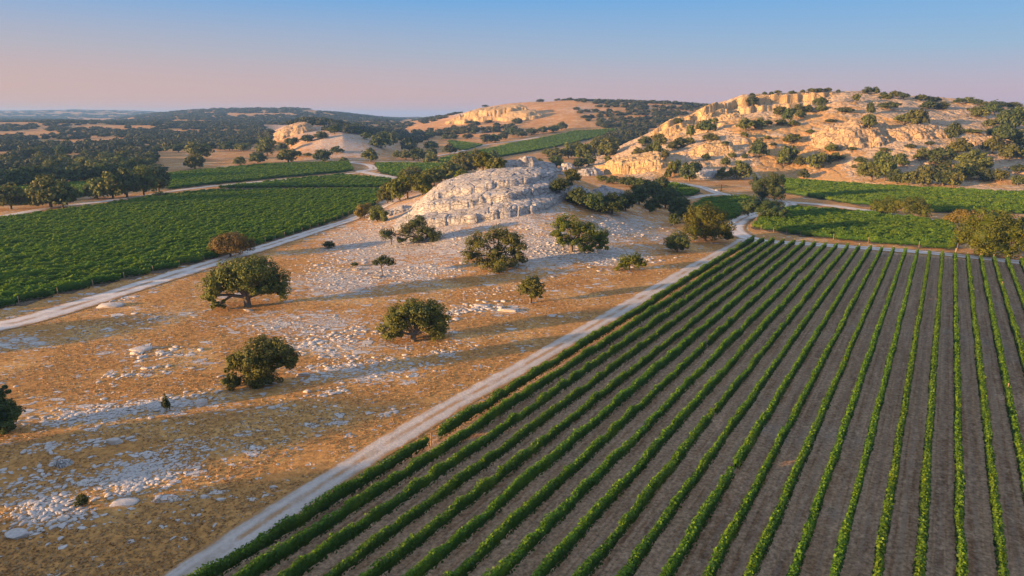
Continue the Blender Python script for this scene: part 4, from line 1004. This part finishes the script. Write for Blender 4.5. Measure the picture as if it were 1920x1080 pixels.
def build_woods():
    rng = np.random.default_rng(33)
    xs, ys, ss = [], [], []
    d = 400.0
    while d < 6200:
        sp = max(7.5, d * .0105)
        a = np.arange(-620, 1420, sp / d * 1321); a = a + rng.uniform(-.45, .45, len(a)) * sp / d * 1321
        y = d + rng.uniform(-.45, .45, len(a)) * sp
        xs.append((a - 960) / 1321 * y); ys.append(y); ss.append(np.full(len(a), sp)); d += sp * (1.0 if d < 900 else 1.5)
    x, y, s = np.concatenate(xs), np.concatenate(ys), np.concatenate(ss)
    z = terrain(x, y); px, py = project(x, y, z)
    keep = hill(x, y, False) < z + .3; cov = np.zeros(len(x)); size = np.zeros(len(x))
    for poly, c, m in WOODS:
        ins = in_poly(px, py, poly); cov = np.where(ins, np.maximum(cov, c), cov); size = np.where(ins, m, size)
    cov = cov + (1.5 * fbm(x / 230, y / 120, 90, 3) - .02) * (cov > 0)
    for cx, cy, sx, sy in CLEAR:
        cov = cov - 1.3 * np.exp(-(((px - cx) / sx) ** 2 + ((py - cy) / sy) ** 2) ** 2)
    keep &= rng.random(len(x)) < cov * .62
    x, y, z, s, px, py, size = (q[keep] for q in (x, y, z, s, px, py, size))
    w = np.maximum(size * rng.uniform(.7, 1.25, len(x)), s * 1.12 * rng.uniform(.8, 1.2, len(x))); h = np.minimum(w * rng.uniform(.6, .85, len(x)), np.interp(y, [450, 950], [11, 5.5]) * rng.uniform(.8, 1.1, len(x)))
    # what rising ground hides is left out
    vis = np.ones(len(x), bool)
    for f in np.linspace(.3, .985, 50):
        vis &= G(x * f, y * f) < CAM_H + (z + h - CAM_H) * f
    x, y, z, px, py, w, h = (q[vis] for q in (x, y, z, px, py, w, h))
    show = w * h / (y * y) * np.where(px > 5, 1.0, .02); order = np.argsort(-show)
    n_ind = 62
    for i, k in enumerate(sorted(order[:n_ind], key=lambda k: px[k])):
        place('oak_tree', 'mid', TRNG.randrange(99), ('olive', 'dark', 'far')[k % 3], x[k], y[k], w[k], h[k], f'crowded {("olive-green", "dark green", "deep green")[k % 3]} oak, {nth(i)} across the nearest rank of the valley wood', 'tree', 'oaks at the near rim of the valley wood')
    VV, FF, F3, TT, o = [], [], [], [], 0
    for k in order[n_ind:]:
        cls = 'small' if w[k] / y[k] * 1321 > 13 else 'tiny'
        V, F, t, tr = VAR[cls][rng.integers(0, len(VAR[cls]))]
        a = rng.random() * 6.28; c, sn = math.cos(a), math.sin(a)
        P = np.stack([(V[:, 0] * c - V[:, 1] * sn) * w[k] + x[k], (V[:, 0] * sn + V[:, 1] * c) * w[k] + y[k], V[:, 2] * h[k] + z[k] - .15 * h[k]], -1)
        VV.append(P); FF.append(F[0] + o); F3.append(F[1] + o); TT.append(np.clip(t * .8 + .25 * rng.random() - .1, 0, 1)); o += len(P)
    me = mesh_np('distant_woods', np.concatenate(VV), [np.concatenate(FF), np.concatenate(F3)], M['far'], False, {'tint': ('POINT', np.concatenate(TT))})
    tag(link('distant_woods', me), 'far oak woods covering the valley and the ridges', 'woods', None, 'stuff')
    print('WOODS', len(order), 'verts', o)

# ------------------------------------------------------------------ loose stones
PATCH = [(250, 895, 80, 26, 700, .2, .95), (310, 865, 60, 18, 260, .2, .7), (85, 955, 60, 34, 420, .25, 1.0), (60, 900, 50, 30, 90, .3, 1.1), (230, 770, 120, 14, 330, .25, 1.1), (350, 835, 50, 10, 120, .2, .6), (340, 752, 60, 12, 110, .3, 1.3), (120, 790, 70, 14, 90, .3, 1.1), (560, 650, 90, 14, 220, .3, 1.2), (650, 625, 80, 12, 140, .3, 1.2),
         (650, 685, 110, 15, 260, .25, 1.1), (300, 662, 44, 12, 60, .4, 1.5), (230, 705, 60, 10, 50, .4, 1.4), (260, 600, 110, 9, 60, .3, 1.3), (200, 562, 40, 6, 50, .4, 1.5), (622, 737, 36, 7, 40, .4, 1.2), (722, 776, 28, 6, 26, .3, 1.0), (512, 764, 26, 6, 14, .4, 1.2), (175, 833, 60, 7, 60, .3, 1.2), (90, 838, 40, 8, 30, .4, 1.3),
         (880, 580, 55, 7, 130, .4, 1.7), (830, 600, 50, 7, 60, .4, 1.3), (1040, 592, 12, 3, 6, .7, 1.6), (920, 545, 90, 9, 150, .25, .9), (760, 515, 110, 22, 420, .35, 1.2), (1120, 480, 85, 16, 480, .35, 1.4), (620, 500, 60, 28, 300, .35, 1.2), (700, 445, 80, 28, 420, .35, 1.2), (1010, 455, 120, 30, 560, .35, 1.4), (1170, 430, 80, 16, 280, .35, 1.4),
         (480, 750, 380, 140, 320, .14, .5), (400, 620, 300, 60, 160, .2, .7), (720, 690, 120, 14, 180, .25, .9), (830, 655, 70, 10, 60, .3, 1.0), (400, 950, 120, 50, 40, .2, .7), (540, 610, 90, 14, 160, .2, .8), (1000, 690, 160, 50, 40, .2, .6), (430, 840, 60, 14, 60, .2, .6)]
BIG = [(214, 832, 28, .8, 'rounded tan boulder standing proud of the pebble field', 'boulder'), (118, 872, 36, .55, 'grey cracked boulder split in two, in the shaded grass', 'boulder'), (380, 758, 25, .8, 'stacked pale boulder at the end of the shaded rock sheet', 'boulder'),
       (262, 656, 40, .30, 'long pale slab, one end raised, on the lit grass', 'slab'), (253, 664, 18, .55, 'stubby pale rock against the long raised slab', 'rock'), (231, 944, 46, .16, 'broad flat white slab below the pebble field', 'slab'), (28, 1005, 54, .22, 'long pale slab running out of the picture corner', 'slab'),
       (950, 583, 40, .25, 'long white slab on the orange grass before the small upright oak', 'slab'), (900, 574, 34, .25, 'white slab beside the loose stone scatter above the round bushy oak', 'slab'), (1035, 592, 18, .3, 'pale flat stone of a lonely pair near the chalk track', 'rock'), (1052, 594, 14, .3, 'smaller pale stone of the lonely pair near the chalk track', 'rock'),
       (668, 506, 20, .4, 'smooth grey boulder beside the umbrella-shaped tree', 'boulder'), (706, 520, 22, .35, 'dark weathered boulder under the umbrella-shaped tree', 'boulder'), (508, 766, 16, .5, 'pale stone of a close pair below the ragged oak', 'rock'), (518, 763, 12, .5, 'smaller stone of the close pair below the ragged oak', 'rock'),
       (567, 704, 24, .45, 'squarish pale rock at the foot of the ragged oak', 'rock'), (465, 583, 22, .35, 'dark-sided rock just below the big domed oak trunk', 'rock'), (70, 455 + 190, 28, .25, 'pale flat slab by the gravel road shoulder', 'slab'), (385, 932, 16, .45, 'rounded pale stone alone between pebble field and track', 'rock'), (412, 937, 16, .45, 'oblong pale stone beside the lonely rounded one', 'rock'),
       (513, 914, 16, .45, 'pale oval stone nearest the chalk track', 'rock'), (205, 575, 44, .25, 'flat pale slab cluster by the gravel road', 'slab'), (575, 736, 20, .5, 'angular white rock in the lit stone cluster', 'rock')]

def rock_var(rng, sub):
    V, F = (ICO2 if sub == 2 else ICO3 if sub == 3 else ICO1)
    V = V.copy()
    V = V * (1 + .18 * np.sin(V @ rng.normal(0, 2.2, 3) + rng.random() * 6)[:, None])
    for _ in range(9):
        d = rng.normal(0, 1, 3); d /= np.linalg.norm(d); c = rng.uniform(.45, .8); p = V @ d
        V = V - np.maximum(p - c, 0)[:, None] * d * .92
    V[:, 2] = np.where(V[:, 2] > .38, .38 + (V[:, 2] - .38) * .25, V[:, 2]); V = V * np.array([1, rng.uniform(.55, .85), 1]); V += rng.normal(0, .015, V.shape)
    return V / (np.abs(V[:, 0]).max() * 2), F

def build_rocks():
    rng = np.random.default_rng(77)
    lo = [rock_var(rng, 2) for _ in range(12)]; hi = [rock_var(rng, 3) for _ in range(8)]
    him = [mesh_np('stone', v, f, M['stone'], False) for v, f in hi]
    hir = [mesh_np('boulder', v, f, M['rock'], False) for v, f in hi]
    for i, (bx, by, w, fl, lab, kind) in enumerate(BIG):
        p = at(bx, by); s = math.hypot(p[0], p[1], CAM_H) / FPX
        o = link(kind, hir[i % 8] if 'dark' in lab or 'grey' in lab else him[i % 8], None, (p[0], p[1], gz(p[0], p[1]) + .10 * w * s * fl), rng.random() * .6 - .3, (w * s, w * s * .8, w * s * fl * 1.3))
        tag(o, lab, kind)
    pts = []
    for cx, cy, sx, sy, n, a, b in PATCH:
        q = rng.normal(0, .62, (n, 2)); m = rng.random(n) ** 3.0
        sl = -.12 if cx < 1000 else .05
        pts.append(np.stack([cx + q[:, 0] * sx, cy + q[:, 1] * sy + q[:, 0] * sx * sl, a + (b - a) * m], -1))
    pts = np.concatenate(pts)
    W = ground(pts[:, 0], pts[:, 1]); size = pts[:, 2]
    # keep stones off the vines and the roads
    ok = (W[:, 0] * VN[0] + W[:, 1] * VN[1]) < VS0 - 1.5
    RL = np.concatenate([np.column_stack([L, w]) for L, w in ROADS])
    for i in range(0, len(W), 500):
        dd = np.hypot(W[i:i + 500, None, 0] - RL[None, :, 0], W[i:i + 500, None, 1] - RL[None, :, 1]) - RL[None, :, 2]
        ok[i:i + 500] &= dd.min(1) > .2
    W, size, pts = W[ok], size[ok], pts[ok]
    show = size / W[:, 1]; order = np.argsort(-show)
    land = [('the big domed oak', 465, 575), ('the ragged bushy oak', 488, 722), ('the round bushy oak', 777, 640), ('the small upright oak', 994, 568), ('the gappy wide oak', 930, 502), ('the rounded tan boulder', 214, 832), ('the grey cracked boulder', 118, 872),
            ('the broad flat white slab', 231, 944), ('the narrow upright shrub', 313, 771), ('the long raised slab', 262, 656), ('the corner slab', 28, 1005), ('the umbrella-shaped tree', 716, 518), ('the lonely oblong stone', 412, 937), ('the windswept juniper', 785, 456),
            ('the yellowish shrub', 1180, 508), ('the golden leaning oak', 1072, 472), ('the lit stone cluster', 600, 738), ('the edge oak', 0, 812), ('the gravel road slab', 205, 575)]
    cnt = {}
    zg = GO(W[:, 0], W[:, 1])
    for k in order[:240]:
        dist = [math.hypot(pts[k, 0] - a, (pts[k, 1] - b) * 2.2) for _, a, b in land]; j = int(np.argmin(dist))
        dx, dy = pts[k, 0] - land[j][1], (pts[k, 1] - land[j][2]) * 2.2
        side = ('downslope of' if dy > 0 else 'upslope of') if abs(dy) > abs(dx) else ('on the vineyard side of' if dx > 0 else 'on the sunset side of')
        key = (j, side); c = cnt.get(key, 0); cnt[key] = c + 1
        w = size[k]; fl = rng.uniform(.22, .48)
        o = link('rock', him[rng.integers(0, 8)], None, (W[k, 0], W[k, 1], zg[k] + .12 * w * fl), rng.random() * 6.28, (w, w * rng.uniform(.7, 1), w * fl))
        tag(o, f'pale limestone rock, {(nth(c) + " largest" if c else "largest")} {side} {land[j][0]}', 'rock', 'pale rocks scattered over the dry pasture')
    VV, FF, o = [], [], 0
    for k in order[240:]:
        V, F = lo[rng.integers(0, 12)]
        a = rng.random() * 6.28; c, sn = math.cos(a), math.sin(a); w = size[k]; fl = rng.uniform(.15, .42)
        VV.append(np.stack([(V[:, 0] * c - V[:, 1] * sn) * w + W[k, 0], (V[:, 0] * sn + V[:, 1] * c) * w + W[k, 1], V[:, 2] * w * fl + zg[k] + .1 * w * fl], -1)); FF.append(F + o); o += len(V)
    tag(link('rubble', mesh_np('rubble', np.concatenate(VV), np.concatenate(FF), M['stone'], False)), 'countless small pale limestone rubble strewn over the pasture', 'rubble', None, 'stuff')

def build_posts():
    p = at(1791, 480); s = math.hypot(p[0], p[1], CAM_H) / FPX
    v, f = joinVF([tube([(0, 0, -.2), (0, 0, 1.0), (.03, 0, 2.0)], [.19, .18, .17], 8), tube([(.03, 0, 1.99), (.03, 0, 2.06)], [.20, .14], 8)])
    tag(link('gate_post', mesh_np('gate_post', v, f, M['post'], True), None, (p[0], p[1], gz(p[0], p[1]))), 'stout orange-brown wooden post by the road, near the huge golden oak', 'post')
    p = at(1352, 358); z = gz(p[0], p[1])
    o = link('hand_pump', None, None, (p[0], p[1], z))
    v, f = tube([(0, 0, -.2), (0, 0, 1.5), (0, 0, 3.0)], [.26, .24, .22], 8); link('post', mesh_np('pump_post', v, f, M['dark_wood']), o)
    v, f = tube([(-2.6, 0, 2.55), (0, 0, 2.8), (2.8, 0, 2.6)], [.12, .14, .12], 6); link('crossbar', mesh_np('pump_bar', v, f, M['dark_wood']), o)
    v, f = tube([(-1.9, .2, .0), (-1.9, .2, .55)], [.9, .95], 12); link('basin', mesh_np('pump_basin', v, [f, np.arange(12, 24)[None]], M['steel']), o)
    tag(o, 'dark post with a crossbar and a low basin beside the road junction', 'hand pump')

def build_grass():
    """dry tussocks standing on the pasture"""
    rng = np.random.default_rng(88)
    n = 150000
    y = 42 + (rng.random(n) ** 1.5) * 150; x = rng.uniform(-1, 1, n) * (y * .78 + 14)
    s = x * VN[0] + y * VN[1]
    z = GO(x, y); px, py = project(x, y, z); r = rock_attr(x, y, z)
    ok = (s < VS0 - 1.6) & (rng.random(n) > r * 2.6) & (fbm(x / 5, y / 5, 95, 3) + .35 * rng.random(n) > -.12)
    ok &= ~in_poly(px, py, [(-260, 650), (0, 590), (150, 552), (400, 492), (600, 428), (705, 390), (722, 350), (300, 355), (-260, 440)])
    RL = np.concatenate([np.column_stack([L, w]) for L, w in ROADS if L[:, 1].min() < 200])
    idx = np.nonzero(ok)[0]
    for i in range(0, len(idx), 2000):
        q = idx[i:i + 2000]
        d = np.hypot(x[q, None] - RL[None, :, 0], y[q, None] - RL[None, :, 1]) - RL[None, :, 2]
        ok[q] &= d.min(1) > -.5 + .6 * rng.random(len(q))
    x, y, z = x[ok], y[ok], z[ok]; n = len(x)
    V, T = [], []
    for k in range(2):
        a = rng.random(n) * 3.14; w = .05 + .09 * rng.random(n); h = .035 + .075 * rng.random(n)
        dx, dy = np.cos(a) * w, np.sin(a) * w; lx, ly = rng.normal(0, .10, n), rng.normal(0, .10, n)
        B = np.stack([x, y, z], -1)
        V.append(np.stack([B + np.stack([-dx * .5, -dy * .5, -.03 + 0 * x], -1), B + np.stack([dx * .5, dy * .5, -.03 + 0 * x], -1), B + np.stack([dx + lx, dy + ly, h], -1), B + np.stack([-dx + lx, -dy + ly, h * .8], -1)], 1).reshape(-1, 3))
        T.append(np.repeat(rng.random(n), 4))
    V = np.concatenate(V)
    tag(link('dry_grass', mesh_np('dry_grass', V, np.arange(len(V)).reshape(-1, 4), M['straw'], False, {'tint': ('POINT', np.concatenate(T))})), 'golden dry grass tussocks covering the pasture', 'grass', None, 'stuff')
# ------------------------------------------------------------------ light, air, camera
def build_world():
    w = bpy.data.worlds.new('World'); SC.world = w; w.use_nodes = True
    t = w.node_tree; t.nodes.clear()
    out = t.nodes.new('ShaderNodeOutputWorld'); bg = t.nodes.new('ShaderNodeBackground'); t.links.new(bg.outputs[0], out.inputs[0])
    sky = t.nodes.new('ShaderNodeTexSky'); sky.sky_type = 'NISHITA'; sky.sun_disc = False
    sky.sun_elevation = SUN_EL; sky.sun_rotation = math.atan2(SUN_AZ_FROM[0], SUN_AZ_FROM[1]); sky.dust_density = 1.2; sky.ozone_density = 2.0
    tc = t.nodes.new('ShaderNodeTexCoord'); sep = t.nodes.new('ShaderNodeSeparateXYZ'); t.links.new(tc.outputs['Generated'], sep.inputs[0])
    rmp = t.nodes.new('ShaderNodeValToRGB'); mr = t.nodes.new('ShaderNodeMapRange'); mr.inputs[1].default_value = 0.0; mr.inputs[2].default_value = .5
    t.links.new(sep.outputs[2], mr.inputs[0]); t.links.new(mr.outputs[0], rmp.inputs[0])
    cr = rmp.color_ramp; cr.elements[0].position = 0; cr.elements[1].position = 1
    stops = [(0.0, SKY[0]), (.06, SKY[1]), (.165, SKY[2]), (.235, SKY[3]), (.32, SKY[4]), (.60, SKY[5]), (1.0, SKY[6])]
    cr.elements[0].color = (*stops[0][1], 1); cr.elements[1].color = (*stops[-1][1], 1)
    for p, c in stops[1:-1]: e = cr.elements.new(p); e.color = (*c, 1)
    # warmer towards the sunset side
    wm = t.nodes.new('ShaderNodeMapRange'); wm.inputs[1].default_value = .55; wm.inputs[2].default_value = -.75
    t.links.new(sep.outputs[0], wm.inputs[0])
    el = t.nodes.new('ShaderNodeMapRange'); el.inputs[1].default_value = .16; el.inputs[2].default_value = .0
    t.links.new(sep.outputs[2], el.inputs[0])
    mm = t.nodes.new('ShaderNodeMath'); mm.operation = 'MULTIPLY'; t.links.new(wm.outputs[0], mm.inputs[0]); t.links.new(el.outputs[0], mm.inputs[1])
    mx = t.nodes.new('ShaderNodeMix'); mx.data_type = 'RGBA'; t.links.new(mm.outputs[0], mx.inputs[0]); t.links.new(rmp.outputs[0], mx.inputs[6]); mx.inputs[7].default_value = (*SKY_WARM, 1)
    # add the physical sky, weaker near the horizon
    sc = t.nodes.new('ShaderNodeMix'); sc.data_type = 'RGBA'; sc.inputs[0].default_value = SKY_MIX
    t.links.new(mx.outputs[2], sc.inputs[6]); t.links.new(sky.outputs[0], sc.inputs[7])
    t.links.new(sc.outputs[2], bg.inputs[0]); bg.inputs[1].default_value = .1
    L = bpy.data.lights.new('sun', 'SUN'); L.energy = SUN_E; L.angle = R(.9); L.color = SUN_C
    o = link('sun', L, loc=(-300, -150, 120))
    h = math.cos(SUN_EL)
    d = np.array([SUN_AZ_FROM[0] * h, SUN_AZ_FROM[1] * h, math.sin(SUN_EL)])
    from mathutils import Vector
    o.rotation_euler = Vector(d).to_track_quat('Z', 'Y').to_euler()

def build_camera():
    c = bpy.data.cameras.new('camera'); c.sensor_width = 36; c.lens = FPX / 1920 * 36; c.clip_end = 40000; c.clip_start = .5
    o = link('camera', c, loc=(0, 0, CAM_H)); o.rotation_euler = (math.pi / 2 - PITCH, 0, 0)
    SC.camera = o

def build_haze():
    v = np.array([(x, y, z) for x in (-9000, 9000) for y in (-9000, 9800) for z in (-14, 95)], float)
    f = np.array([(0, 1, 3, 2), (4, 6, 7, 5), (0, 4, 5, 1), (2, 3, 7, 6), (0, 2, 6, 4), (1, 5, 7, 3)])
    m = bpy.data.materials.new('air'); m.use_nodes = True; t = m.node_tree; t.nodes.clear()
    out = t.nodes.new('ShaderNodeOutputMaterial'); p = t.nodes.new('ShaderNodeVolumePrincipled')
    p.inputs['Color'].default_value = (.25, .52, 1, 1); p.inputs['Density'].default_value = HAZE; p.inputs['Anisotropy'].default_value = .1
    t.links.new(p.outputs[0], out.inputs['Volume'])
    o = link('haze', mesh_np('haze', v, f, m)); tag(o, kind='stuff', label='thin bluish evening haze over the far valley', cat='haze')

SKY = [(1.95, 1.25, 1.52), (1.75, 1.30, 1.57), (.95, 1.40, 2.0), (.68, 1.32, 2.2), (.40, 1.20, 2.35), (1.9, 2.25, 3.0), (1.6, 1.95, 2.7)]
SKY_WARM = (2.25, 1.35, 1.05)
SKY_MIX = .06
SUN_E, SUN_C, HAZE, EXPO = 5.0, (1.0, .57, .24), 1.3e-4, 1.66
import os
SKIP = os.environ.get('SKIP', '')
build_world(); build_camera()
build_ground(); build_hill()
if 'o' not in SKIP: build_outcrops()
build_roads()
if 'v' not in SKIP: build_near_vineyard(); build_far_vineyards()
if 't' not in SKIP and 'build_trees' in globals(): build_trees()
if 'r' not in SKIP and 'build_rocks' in globals(): build_rocks()
if 'g' not in SKIP: build_grass()
if 'p' not in SKIP and 'build_posts' in globals(): build_posts()
if 'h' not in SKIP: build_haze()
SC.view_settings.view_transform = 'Standard'; SC.view_settings.look = 'None'; SC.view_settings.gamma = 1; SC.view_settings.exposure = EXPO
cy = SC.cycles
cy.max_bounces = 5; cy.diffuse_bounces = 2; cy.glossy_bounces = 1; cy.transmission_bounces = 2; cy.volume_bounces = 0; cy.transparent_max_bounces = 4
cy.use_denoising = True
SC.render.use_persistent_data = False
